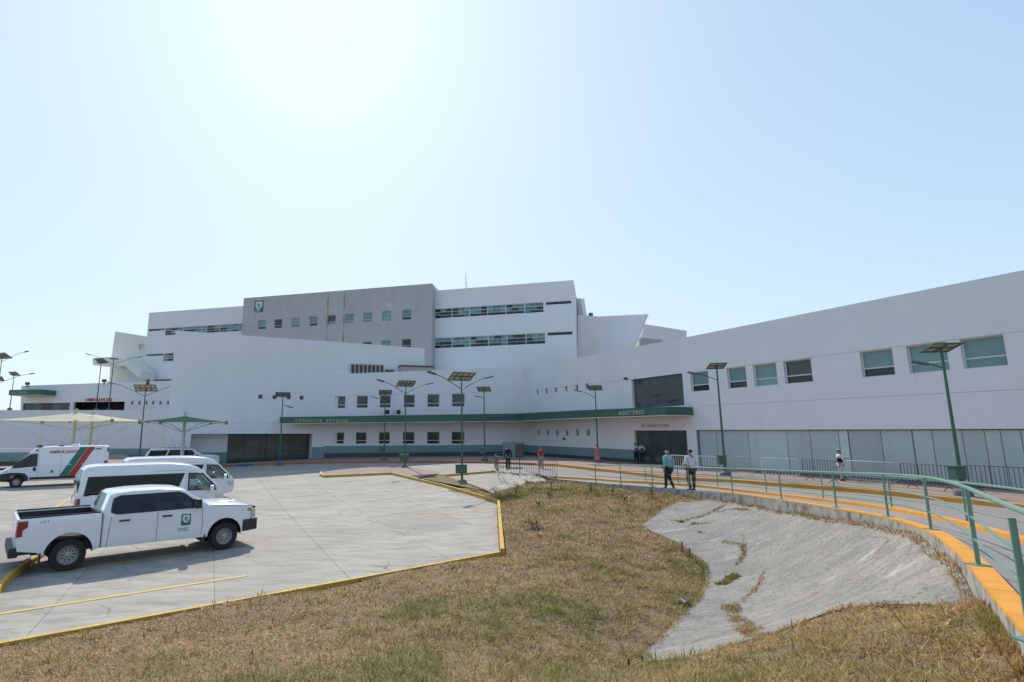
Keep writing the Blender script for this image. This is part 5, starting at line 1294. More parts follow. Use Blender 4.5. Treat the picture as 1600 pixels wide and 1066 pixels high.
# ---- ambulance
def make_ambulance():
    t = thing('ambulance', 'white ambulance van with a slanted green and red stripe and red light bar', 'ambulance')
    wf = bodywf(1.02, 1.35, .06, (2.1, .22, 3.05), None)
    fx, rx, R = 2.02, -1.75, .36
    up = [(2.98, .42), (3.04, .6), (3.0, .85), (2.85, 1.04), (2.55, 1.20), (2.30, 1.32), (1.52, 2.10), (1.40, 2.28), (1.22, 2.46), (.9, 2.56), (.2, 2.60), (-2.8, 2.62), (-2.95, 2.56), (-3.0, 2.4), (-3.02, .45)]
    lo = [(-2.5, .42)] + arc(rx, .36, .44, 175, 5, 12) + [(0, .38)] + arc(fx, .36, .46, 175, 5, 12) + [(2.6, .38)]
    wd = [(1.08, 1.38), (2.26, 1.30), (2.12, 1.48), (1.42, 2.06), (1.10, 2.10)]
    sd_ = [(1.02, 1.33), (2.36, 1.24), (2.20, 1.48), (1.45, 2.13), (1.04, 2.16)]
    b = shell(t, up, lo, wf, (5,), [wd], .06, .04); dlo(t, sd_, [wd], wf, body=b)
    for sg in (1, -1):
        mb = MB(); side_mesh([(-1.72, 2.56), (-1.28, 2.56), (-.28, .74), (-.28, .62), (-.68, .62)], wf, .005, sg, mb, .3); mb.build('green_stripe', M_stripeg, b)
        mb = MB(); side_mesh([(-2.14, 2.56), (-1.74, 2.56), (-.70, .62), (-1.12, .62)], wf, .005, sg, mb, .3); mb.build('red_stripe', M_red, b)
        mb = MB(); mb.box((.1, sg * 1.02, .56), (2.5, .05, .16)); mb.build('side_sill', M_blk, t, bevel=.02)
        mb = MB(); side_mesh([(2.6, .40), (3.0, .42), (3.03, .6), (2.99, .86), (2.70, .92), (2.4, .96), (2.02, .96), (1.62, .90), (1.42, .66), (1.40, .44), (1.55, .42)] + arc(fx, .36, .46, 172, 8, 12), wf, .012, sg, mb, .2); mb.build('arch_cladding', M_blk, t)
        mb = MB(); side_tess([[(2.5, 1.12), (2.86, .98), (2.80, .90), (2.5, .98)]], wf, .014, sg, mb); mb.build('headlight', M_lens, t)
        for x in (fx, rx): wheel(t, x, sg * .86, R, .22, .22, sg, 8)
        for c in (fx, rx):
            mb = MB(); A = arc(c, .36, .45, 178, 2, 14)
            for a, b2 in zip(A, A[1:]): mb.quad((a[0], sg * (wf(*a) - .01), a[1]), (b2[0], sg * (wf(*b2) - .01), b2[1]), (b2[0], sg * .5, b2[1]), (a[0], sg * .5, a[1]))
            mb.build('wheel_arch', M_blk, t)
        for (x0, x1, z0, z1, m) in ((1.02, 1.2, 2.32, 2.42, M_redl), (-2.5, -2.2, 2.38, 2.48, M_redl), (-2.14, -2.02, 2.34, 2.46, mat('blue_mark', (.05, .15, .4), .4)), (-2.98, -2.86, 2.2, 2.5, M_redl), (-2.96, -2.74, 1.25, 1.6, M_red)):
            mb = MB(); side_mesh([(x0, z0), (x1, z0), (x1, z1), (x0, z1)], wf, .012, sg, mb, .5); mb.build('side_marker', m, t)
        Mx = Matrix.Translation((.45, sg * (wf(0, 2.2) + .006), 2.16)) @ (Matrix(((-1, 0, 0, 0), (0, 0, 1, 0), (0, 1, 0, 0), (0, 0, 0, 1))) if sg > 0 else Matrix(((1, 0, 0, 0), (0, 0, -1, 0), (0, 1, 0, 0), (0, 0, 0, 1))) @ Matrix.Translation((-1.8, 0, 0)))
        text_on('lettering', 'AMBULANCIA', .27, Mx, M_red, t, extrude=.002, bold=.01, spacing=1.05)
    seam(b, [[(.96, 2.3), (.96, .45)], [(1.02, 2.2), (1.5, 2.15), (2.4, 1.25), (2.3, .9)], [(-.25, 2.4), (-.25, .66)]], wf)
    mb = MB(); mb.box((1.0, 0, 2.66), (.36, 1.5, .14)); mb.build('light_bar', M_redl, t, bevel=.04)
    mb = MB(); mb.box((-1.0, .2, 2.69), (.5, .5, .14)); mb.build('roof_vent', M_paint, t, bevel=.05)
    mb = MB(); mb.box((-.2, .5, 2.66), (.3, .1, .08)); mb.build('roof_marker', M_rimd, t)
    mb = MB(); mb.box((2.95, 0, .66), (.2, 1.7, .42)); mb.build('front_bumper', M_blk, t, bevel=.05)
    mb = MB(); mb.box((-3.06, 0, .48), (.12, 1.9, .16)); mb.build('rear_bumper', M_blk, t, bevel=.03)
    mb = MB(); mb.box((0, 0, .46), (5.2, 1.5, .2)); mb.build('underbody', M_blk, t)
    mirror(t, 2.12, 1.42, wf, M_blk, (.18, .2, .36)); seats(t, (1.25,), .8, 1.0)
    for sg in (1, -1):
        mb = MB(); mb.box((1.14, sg * (wf(1.1, 1.15) + .01), 1.15), (.16, .03, .24)); mb.build('door_handle', M_blk, t, bevel=.03)
        mb = MB(); side_mesh([(.12, .88), (.26, .88), (.26, 1.06), (.12, 1.06)], wf, .006, sg, mb, .5); mb.build('badge', M_plinth, t)
    return t
# ---- large white suv
def make_suv():
    t = thing('parked_suv', 'large white suv parked in the shade before the glazed entrance', 'suv')
    wf = bodywf(1.01, 1.20, .26, (2.2, .18, 2.88), (-2.5, .08, -2.88))
    fx, rx, R = 1.85, -1.55, .40
    up = [(2.80, .50), (2.88, .8), (2.84, 1.1), (2.7, 1.2), (2.2, 1.28), (1.5, 1.32), (.85, 1.78), (.6, 1.86), (0, 1.92), (-1.8, 1.93), (-2.45, 1.88), (-2.68, 1.60), (-2.82, 1.2), (-2.88, .8), (-2.84, .5)]
    lo = [(-2.3, .42)] + arc(rx, .40, .48, 178, 2, 12) + [(0, .38)] + arc(fx, .40, .48, 178, 2, 12) + [(2.5, .42)]
    w1 = [(-2.55, 1.30), (-1.35, 1.28), (-1.15, 1.74), (-2.40, 1.72)]; w2 = [(-1.15, 1.28), (-.2, 1.28), (-.2, 1.76), (-.98, 1.76)]; w3 = [(-.12, 1.28), (1.12, 1.28), (.60, 1.70), (-.12, 1.76)]
    b = shell(t, up, lo, wf, (5,), [w1, w2, w3], .05, .04)
    dlo(t, [(-2.60, 1.27), (-1.32, 1.25), (-1.10, 1.77), (-2.43, 1.75)], [w1], wf, gm=T_priv, body=b)
    dlo(t, [(-1.2, 1.24), (1.22, 1.24), (.66, 1.75), (-.10, 1.80), (-1.0, 1.79)], [w2, w3], wf, gm=T_tint, body=b)
    for sg in (1, -1):
        mb = MB(); side_tess([[(-2.84, 1.2), (-2.68, 1.25), (-2.70, .95), (-2.86, .9)]], wf, .01, sg, mb); mb.build('tail_lamp', M_redl, t)
        mb = MB(); side_tess([[(2.5, 1.14), (2.80, 1.1), (2.82, .98), (2.5, 1.0)]], wf, .01, sg, mb); mb.build('headlight', M_lens, t)
        mb = MB(); mb.tube([(-2.2, sg * .78, 1.97), (.3, sg * .78, 1.98)], .02, 6); mb.build('roof_rail', M_chrome, t)
        for x in (fx, rx): wheel(t, x, sg * .86, R, .27, .27, sg, 6)
        for c in (fx, rx):
            mb = MB(); A = arc(c, .40, .47, 178, 2, 14)
            for a, b2 in zip(A, A[1:]): mb.quad((a[0], sg * (wf(*a) - .01), a[1]), (b2[0], sg * (wf(*b2) - .01), b2[1]), (b2[0], sg * .5, b2[1]), (a[0], sg * .5, a[1]))
            mb.build('wheel_arch', M_blk, t)
    mb = MB(); mb.box((0, 0, .5), (5.0, 1.5, .22)); mb.build('underbody', M_blk, t)
    mb = MB(); mb.box((2.86, 0, .98), (.06, 1.3, .3)); mb.build('grille', M_blk, t, bevel=.02)
    mb = MB(); mb.box((2.78, 0, .56), (.24, 1.7, .2)); mb.build('front_bumper', M_blk, t, bevel=.04)
    seam(b, [[(-.16, 1.24), (-.16, .45)], [(1.1, 1.24), (1.2, .5)], [(-1.2, 1.24), (-1.15, .8)]], wf)
    mirror(t, 1.0, 1.34, wf, M_paint, (.16, .24, .2)); seats(t, (.4, -.7, -1.7), .8, .85)
    return t
pk = make_pickup()
f_w, r_w = G(350, 859.5), G(102, 893.7); hd = (f_w - r_w).normalized(); nl = Vector((-hd.y, hd.x, 0))
mid = (f_w + r_w) / 2 + nl * 1.0 - hd * .08; place(pk, (mid.x, mid.y, .005), math.atan2(hd.y, hd.x))
van = make_van('nearer white high roof van standing right behind the pickup')
ha = R_(38); hv = Vector((math.cos(ha), math.sin(ha), 0)); nv = Vector((-hv.y, hv.x, 0))
c = Vector((-11.95, 22.75, 0)) + nv * .94; place(van, (c.x, c.y, zL(c.x, c.y)), ha)
c2 = Vector((-11.7, 30.4, 0)) - hv * 2.7 + nv * .94; copy_thing(van, (c2.x, c2.y, zL(c2.x, c2.y)), ha, 'second white high roof van mostly hidden behind the nearer van')
suv = make_suv(); place(suv, (-23.7, 49.2, zL(-23.7, 49.2) + .02), R_(22)); suv.scale = (1.05, 1.0, 1.0)
amb = make_ambulance(); A0 = Vector((-28.9, 35.6, 0)); A1 = Vector((-24.2, 39.0, 0)); hd = (A0 - A1).normalized(); nl = Vector((-hd.y, hd.x, 0)); c = (A0 + A1) / 2 - nl * 1.0
place(amb, (c.x, c.y, zL(c.x, c.y)), math.atan2(hd.y, hd.x))
# ================================================================== PEOPLE
def skin_mesh(name, verts, edges, root, m, parent, lv=1, smooth_all=True):
    me = bpy.data.meshes.new(name); me.from_pydata([v[:3] for v in verts], edges, []); o = bpy.data.objects.new(name, me); COL.objects.link(o)
    s = o.modifiers.new('skin', 'SKIN'); s.use_smooth_shade = True
    sv = me.skin_vertices[0].data if me.skin_vertices else None
    if sv is None:
        bm = bmesh.new(); bm.from_mesh(me); bm.verts.layers.skin.verify(); bm.to_mesh(me); bm.free(); sv = me.skin_vertices[0].data
    for i, v in enumerate(verts):
        r = v[3]; sv[i].radius = (r, r) if not isinstance(r, tuple) else r; sv[i].use_root = (i == root)
    if lv: u = o.modifiers.new('subdivision', 'SUBSURF'); u.levels = lv; u.render_levels = lv
    dg = bpy.context.evaluated_depsgraph_get(); dg.update()
    nm = bpy.data.meshes.new_from_object(o.evaluated_get(dg)); bpy.data.objects.remove(o)
    nm.materials.clear(); return nm
def finish(nm, name, m, parent):
    nm.name = name; nm.shade_smooth(); return link(name, nm, m, parent)
def cloth(name, c): return mat('cloth_' + name, c, .9, var=.12, vscale=9, bump=.3, bscale=30, coords='obj')
SKIN_ = mat('skin_brown', (.30, .165, .105), .55, coords='obj'); SKIN_P = mat('skin_light', (.45, .27, .19), .5, coords='obj'); HAIR = mat('hair_dark', (.012, .01, .009), .6); HAIRG = mat('hair_gray', (.25, .24, .23), .7); SHOE = mat('shoe_black', (.015, .014, .014), .4)
EYE = mat('eye_dark', (.02, .015, .012), .3)
def person(label, loc, yaw, h=1.74, legs=((.05, .12), (-.10, -.18)), arms=((.05, .02, .75, .08), (-.05, .05, .75, .08)), shirt=None, sleeve='long', pants=None, vest=None, hair=HAIR, bald=False, cap=None, skin=SKIN_, turn=0, stout=1.0, dress=None, holds=None, shoe=SHOE, mask=None):
    """local: faces +y. legs: (knee forward, foot forward) for left, right. arms: (elbow y, hand y, hand z, hand x outward)"""
    k = h / 1.74; t = thing('person', label, 'person', loc, yaw)
    WORLDM[t.name] = Matrix.Identity(4)      # build in local space
    S = lambda *v: (v[0] * k, v[1] * k, v[2] * k, v[3] * k)
    w = stout
    V = [S(0, 0, .95, .135 * w), S(0, .005, 1.10, .125 * w), S(0, .01, 1.26, .14 * w), S(0, 0, 1.41, .115), S(0, .0, 1.50, .055), S(0, .02, 1.56, .066), S(0, .015, 1.635, .088), S(0, .005, 1.70, .070)]
    E = [(0, 1), (1, 2), (2, 3), (3, 4), (4, 5), (5, 6), (6, 7)]
    LV, AV = [], []
    for sg, (kf, ff) in zip((-1, 1), legs):
        b = len(V); V += [S(sg * .095 * w, 0, .88, .092 * w), S(sg * .10, kf, .50, .060), S(sg * .10, ff, .10, .040), S(sg * .115, ff + .14, .035, .033)]
        E += [(0, b), (b, b + 1), (b + 1, b + 2), (b + 2, b + 3)]; LV.append(b)
    for sg, (ey, hy, hz, hx) in zip((-1, 1), arms):
        b = len(V); ex, wx = sg * (.245 * w + .01), sg * (.22 * w + hx)
        ez = 1.14 if hz < 1.0 else 1.13
        V += [S(sg * .175 * w, 0, 1.42, .062), S(ex, ey, ez, .043), S(wx, hy, hz + .08, .028)]
        E += [(3, b), (b, b + 1), (b + 1, b + 2)]; AV.append(b)
        dx, dy, dz = wx - ex, hy - ey, hz + .08 - ez; L = math.sqrt(dx * dx + dy * dy + dz * dz); u = Vector((dx / L, dy / L, dz / L))
        c = Vector((wx, hy, hz + .08)); side = Vector((0, 1, 0)) if abs(u.y) < .7 else Vector((0, 0, 1)); side = (side - u * side.dot(u)).normalized(); cur = Vector((-sg, 0, 0)); cur = (cur - u * cur.dot(u)).normalized()
        pm = c + u * .055; V.append(S(*pm, .030)); E.append((b + 2, len(V) - 1)); pi_ = len(V) - 1
        for q, (off, ln) in enumerate(((-.028, .062), (-.010, .074), (.009, .078), (.027, .070))):
            p1 = pm + side * off + u * .035; p2 = p1 + u * ln * .5 + cur * .012; p3 = p2 + u * ln * .42 + cur * .026
            j = len(V); V += [S(*p1, .010), S(*p2, .0085), S(*p3, .0075)]; E += [(pi_, j), (j, j + 1), (j + 1, j + 2)]
        j = len(V); p1 = c + side * .036 + u * .03; p2 = p1 + side * .016 + u * .034 + cur * .01; V += [S(*p1, .011), S(*p2, .0085)]; E += [(b + 2, j), (j, j + 1)]
    body = skin_mesh('body', V, E, 0, skin, t)
    # face: nose, ears
    ct_, st_ = math.cos(turn), math.sin(turn)
    if turn:
        for v in body.vertices:
            if v.co.z > 1.53 * k: x, y = v.co.x, v.co.y; v.co.x, v.co.y = x * ct_ - y * st_, x * st_ + y * ct_
    H = lambda x, y, z: Vector(((x * ct_ - y * st_) * k, (x * st_ + y * ct_) * k, z * k))
    finish(body, 'body', skin, t)
    def blob(name, c, r, m, par=t, n=8):
        bm = bmesh.new(); bmesh.ops.create_uvsphere(bm, u_segments=n * 2, v_segments=n, radius=1)
        for v in bm.verts: v.co = Vector((v.co.x * r[0] * k, v.co.y * r[1] * k, v.co.z * r[2] * k)); x, y = v.co.x, v.co.y; v.co.x, v.co.y = x * ct_ - y * st_, x * st_ + y * ct_; v.co += c
        me = bpy.data.meshes.new(name); bm.to_mesh(me); bm.free(); me.shade_smooth(); return link(name, me, m, par)
    blob('nose', H(0, .105, 1.62), (.015, .022, .022), skin)
    for sg in (-1, 1): blob('ear', H(sg * .085, .0, 1.625), (.012, .022, .032), skin); blob('eye', H(sg * .032, .088, 1.648), (.012, .008, .007), EYE)
    blob('mouth', H(0, .088, 1.585), (.024, .008, .006), mat('lip', (.22, .09, .07), .5))
    if mask: blob('face_mask', H(0, .075, 1.588), (.055, .035, .045), mask)
    if not bald:
        hb = bmesh.new(); bmesh.ops.create_uvsphere(hb, u_segments=20, v_segments=12, radius=1)
        for v in hb.verts:
            co = v.co.copy(); z = co.z
            if co.y > .25 and z < .42: v.co = Vector((co.x * .80, .3 + 0 * co.y, max(z, .42)))
            if z < -.35: v.co.z = -.35 - (abs(z) - .35) * .2; v.co.y -= .0
        for v in hb.verts: v.co = Vector((v.co.x * .094, v.co.y * .104 - .012, v.co.z * .100 + 1.655)); x, y, z = v.co; v.co = H(x, y, z)
        me = bpy.data.meshes.new('hair'); hb.to_mesh(me); hb.free(); me.shade_smooth(); link('hair', me, hair, t)
    else: blob('hair', H(0, -.035, 1.60), (.088, .062, .05), hair)
    if cap:
        blob('cap', H(0, -.005, 1.70), (.098, .108, .065), cap); mb = MB(); c0 = H(0, .12, 1.69)
        mb.lathe([(0, .006), (.075 * k, .0), (.075 * k, -.008), (0, -.006)], 'z', c0, 12); mb.build('cap_brim', cap, t)
    g = .016
    def sub(idx, extra, drop=()):
        vs = [(V[i][0], V[i][1], V[i][2], V[i][3] + extra * k) for i in idx]; return vs
    if shirt or dress:
        idx = [0, 1, 2, 3]; es = [(0, 1), (1, 2), (2, 3)]
        vs = sub(idx, g)
        vs[0] = (vs[0][0], vs[0][1], vs[0][2] - .03 * k, vs[0][3] + .006)
        vs.append((0, 0, 1.475 * k, .064 * k)); es.append((3, 4))
        for b in AV:
            j = len(vs); a_, e_, w_ = V[b], V[b + 1], V[b + 2]
            vs.append((*a_[:3], a_[3] + g * k))
            if sleeve == 'long': vs += [(*e_[:3], e_[3] + g * k), (*w_[:3], w_[3] + .014 * k)]; es += [(3, j), (j, j + 1), (j + 1, j + 2)]
            else:
                md = [(a_[i] * .35 + e_[i] * .65) for i in range(3)]; vs.append((*md, .058 * k)); es += [(3, j), (j, j + 1)]
        finish(skin_mesh('shirt', vs, es, 0, None, t), 'shirt' if shirt else 'dress_top', shirt or dress, t)
    if vest:
        vs = sub([0, 1, 2, 3], .030); vs[0] = (vs[0][0], vs[0][1], vs[0][2] + .02, vs[0][3])
        vs[3] = (0, 0, 1.40 * k, .125 * k); finish(skin_mesh('vest', vs, [(0, 1), (1, 2), (2, 3)], 0, None, t), 'vest', vest, t)
    if pants:
        vs = [(0, 0, .93 * k, (.135 * w + .008) * k)]; es = []
        for b in LV:
            j = len(vs); a_, kn, an = V[b], V[b + 1], V[b + 2]
            vs += [(*a_[:3], a_[3] + .014 * k), (*kn[:3], kn[3] + .022 * k), (an[0], an[1], an[2] - .02 * k, .062 * k)]; es += [(0, j), (j, j + 1), (j + 1, j + 2)]
        finish(skin_mesh('trousers', vs, es, 0, None, t), 'trousers', pants, t)
    if dress:
        mb = MB(); mb.lathe([(.15 * k, 1.0 * k), (.18 * k, .85 * k), (.23 * k, .55 * k), (.24 * k, .50 * k), (.20 * k, .52 * k)], 'z', (0, 0, 0), 20); mb.build('skirt', dress, t, smooth=60)
    for b in LV:
        an, to = V[b + 2], V[b + 3]; mb = MB(); q = Vector(((an[0] + to[0]) / 2, (an[1] + to[1]) / 2 - .01, .045 * k)); 
        bm = bmesh.new(); bmesh.ops.create_uvsphere(bm, u_segments=14, v_segments=8, radius=1)
        for v in bm.verts: v.co = Vector((v.co.x * .05 * k, v.co.y * .145 * k, max(-.04, v.co.z * .05 * (1.3 if v.co.y < 0 else .8)) * k)) + q
        me = bpy.data.meshes.new('shoe'); bm.to_mesh(me); bm.free(); me.shade_smooth(); link('shoe', me, shoe, t)
    if holds:
        b = AV[1]; c = V[b + 2]; mb = MB(); mb.box((c[0] - .05 * k, c[1] + .09 * k, c[2] + .02), (.08, .015, .16), rot=Matrix.Rotation(-.8, 3, 'X')); o = mb.build('phone', holds, None)
        o.matrix_world = Matrix.Translation(loc) @ Matrix.Rotation(yaw, 4, 'Z'); tag(o, 'dark phone held by the person with the pale cap', 'phone')
    return t
def yaw_to(dx, dy): return math.atan2(-dx, dy)
W_ = cloth('white', (.62, .62, .64)); TEAL = cloth('teal', (.20, .44, .44)); NAVY = cloth('navy', (.02, .026, .05)); OLIVE = cloth('olive', (.07, .06, .035)); BLK = cloth('black', (.014, .014, .016)); RED = cloth('red', (.35, .03, .03)); GRY = cloth('gray', (.33, .31, .30)); REDW = cloth('coral', (.5, .16, .16)); MASK = cloth('mask', (.5, .55, .6))
def fpz(p): return p.z + .07
p = P(1046, 764.5, .98 + .07); person('bald man in a teal shirt and navy trousers walking by the railing', tuple(p), yaw_to(-.5, .86), 1.76, legs=((.06, .10), (.05, -.16)), arms=((-.05, .0, .80, .03), (-.06, .04, .80, .03)), shirt=TEAL, pants=NAVY, bald=True, hair=HAIRG, skin=SKIN_P, turn=.9, stout=1.14)
p = P(1082, 767, 1.04 + .07); person('dark haired man in a white shirt and olive trousers by the railing', tuple(p), yaw_to(-.25, .95), 1.74, legs=((.10, -.02), (-.02, .02)), arms=((.02, .20, 1.02, -.02), (.0, .16, 1.02, .0)), shirt=W_, pants=OLIVE, turn=.5, stout=1.1)
p = P(794, 734, .87); person('guard in dark clothing standing inside the barricade pen', tuple(p), yaw_to(.3, -.95), 1.74, shirt=BLK, pants=BLK, legs=((0, -.02), (0, .02)))
p = P(846, 732.5, .87); person('person in a red top and gray trousers beyond the barricades', tuple(p), yaw_to(-.3, -.95), 1.62, shirt=RED, pants=GRY, sleeve='short', arms=((.02, .18, 1.0, -.04), (.02, .18, 1.0, -.04)), legs=((.04, .05), (-.02, -.08)))
p = P(934, 727.5, 1.0); person('person in a coral and white dress on the plaza', tuple(p), yaw_to(-.6, -.8), 1.64, dress=REDW, sleeve='short', arms=((.02, .15, 1.02, -.04), (.0, .05, .78, .04)), legs=((.0, .0), (0, .05)))
p = P(994.5, 724.5, 1.0); person('left one of two guards in white sleeves and black vests by the auditorium door', tuple(p), yaw_to(.2, -.95), 1.72, shirt=W_, pants=BLK, vest=BLK, arms=((.04, .2, 1.08, -.12), (.04, .2, 1.12, -.12)), legs=((0, 0), (0, .04)))
p = P(1004, 724.5, 1.0); person('right one of two guards in white sleeves and black vests by the auditorium door', tuple(p), yaw_to(-.2, -.95), 1.70, shirt=W_, pants=BLK, vest=BLK, arms=((.04, .2, 1.1, -.12), (.04, .2, 1.08, -.12)), legs=((0, .02), (0, 0)))
p = P(1316, 751.5, 1.01); person('person with a pale cap, white sleeves and dark vest looking at a phone', tuple(p), yaw_to(.97, -.2), 1.66, shirt=W_, pants=cloth('offwhite', (.5, .5, .52)), vest=BLK, arms=((.06, .30, 1.12, -.06), (.08, .34, 1.10, -.06)), legs=((.02, .06), (-.03, -.08)), cap=cloth('cap', (.45, .46, .48)), holds=M_blk, shoe=SHOE)
p = PD(231, 598, 79.0); person('small figure in a red top on the terrace by the ward block', (p.x, p.y, p.z - 1.0), yaw_to(.1, -1), 1.7, shirt=RED, pants=BLK, sleeve='short')

# ================================================================== PLANTS
M_leaf = mat('leaf_green', (.16, .24, .05), .6, objrand=.3); M_leafd = mat('leaf_dark', (.03, .055, .022), .7, objrand=.3); M_stem = mat('stem_brown', (.09, .06, .035), .8)
def sapling(px, py, hh, sp, label, dark=False, n=60, leaf=.10):
    b = Gt(px, py); t = thing('sapling', label, 'plant', tuple(b)); r = random.Random(px)
    mb = MB(); tips = []
    mb.tube([b - Vector((0, 0, .05)), b + Vector((r.uniform(-.04, .04), 0, hh * .6))], .018, 5)
    for k in range(6):
        a = r.uniform(0, 6.28); q = b + Vector((math.cos(a) * sp * .6, math.sin(a) * sp * .6, hh * r.uniform(.6, 1))); mb.tube([b + Vector((0, 0, hh * .35)), q], .008, 4); tips.append(q)
    mb.build('stem', M_stem, t)
    mb = MB()
    for k in range(n):
        c = r.choice(tips) + Vector((r.gauss(0, sp * .35), r.gauss(0, sp * .35), r.gauss(0, hh * .14))); c.z = max(c.z, b.z + .03)
        d = Vector((r.gauss(0, 1), r.gauss(0, 1), r.gauss(.3, .6))).normalized(); s_ = d.cross(Vector((r.random(), r.random(), 1))).normalized() * leaf * .3; L = leaf * r.uniform(.7, 1.5)
        mb.add([c, c + d * L * .5 + s_, c + d * L, c + d * L * .5 - s_], [(0, 1, 2, 3)])
    o = mb.build('foliage', M_leafd if dark else M_leaf, t); o['kind'] = 'stuff'
    return t
for a in ((806, 776, .55, .22, 'small bright sapling nearest the island kerb corner'), (861, 764, .5, .25, 'sapling with wispy leaves below the last barricade'), (858, 778, .2, .2, 'low leafy weed clump between two saplings'),
          (923, 772, .45, .16, 'thin sapling below the start of the railing'), (832, 826, .25, .3, 'bushy pale weed right of the island kerb'), (842, 793, .25, .22, 'gray green weed above the pale weed'),
          (976, 783, .25, .28, 'yellow green weed patch above the drain'), (958, 775, .42, .12, 'thin stick like sapling above the drain'), (1020, 782, .6, .1, 'slender sapling tied to a stake by the wall'),
          (775, 772, .3, .35, 'dark bushy weed by the edging strip')):
    sapling(*a, dark=(a[0] in (775,)), n=60 if a[0] in (832, 976) else 34, leaf=.10)
mb = MB(); c = Gt(1075, 949, .03); mb.lathe([(0, .02), (.07, .0), (.085, 0), (.08, .3)], 'y', c, 14); 
tag(mb.build('drain_pipe_end', M_blk, None), 'black open pipe end in the grass beside the drain', 'pipe')
for (x, y, l) in ((982, 1040, 'short dark stake in the grass left of the drain tip'), (1003, 1036, 'tiny stake right at the drain tip'), (1066, 862, 'small dark stake on the drain edge'), (1078, 872, 'second small dark stake further down the drain edge')):
    b = Gt(x, y); mb = MB(); mb.tube([b - Vector((0, 0, .05)), b + Vector((.01, 0, .10 if y > 1000 else .28))], .02, 6); tag(mb.build('stake', M_stem, None), l, 'stake')

# ================================================================== DRY GRASS
def sines(x, y, fs, seed):
    r = np.random.default_rng(seed); z = np.zeros_like(x)
    for f in fs:
        for _ in range(4):
            a, p = r.uniform(0, 6.28, 2); z += np.sin(f * (x * math.cos(a) + y * math.sin(a)) + p + 1.2 * np.sin(f * .6 * (y * math.cos(a) - x * math.sin(a)) + p * 2)) / 4
    return z / len(fs)
def inpoly_np(x, y, poly):
    c = np.zeros(x.shape, bool); n = len(poly)
    for i in range(n):
        x1, y1 = poly[i - 1][:2]; x2, y2 = poly[i][:2]
        if y1 == y2: continue
        m = (y1 > y) != (y2 > y); c ^= m & (x < (x2 - x1) * (y - y1) / (y2 - y1) + x1)
    return c
greens = [Gt(*p) for p in ((560, 990), (535, 1010), (690, 945), (860, 935), (760, 975), (790, 775), (830, 768), (900, 765), (640, 960), (870, 955), (1090, 890), (950, 1060), (250, 1055), (1000, 800), (440, 1060), (1560, 975))]
gr_r = [.35, .3, .9, .9, .5, 1.3, 1.5, 1.3, .6, .8, .35, .35, .5, .8, .3, .5]
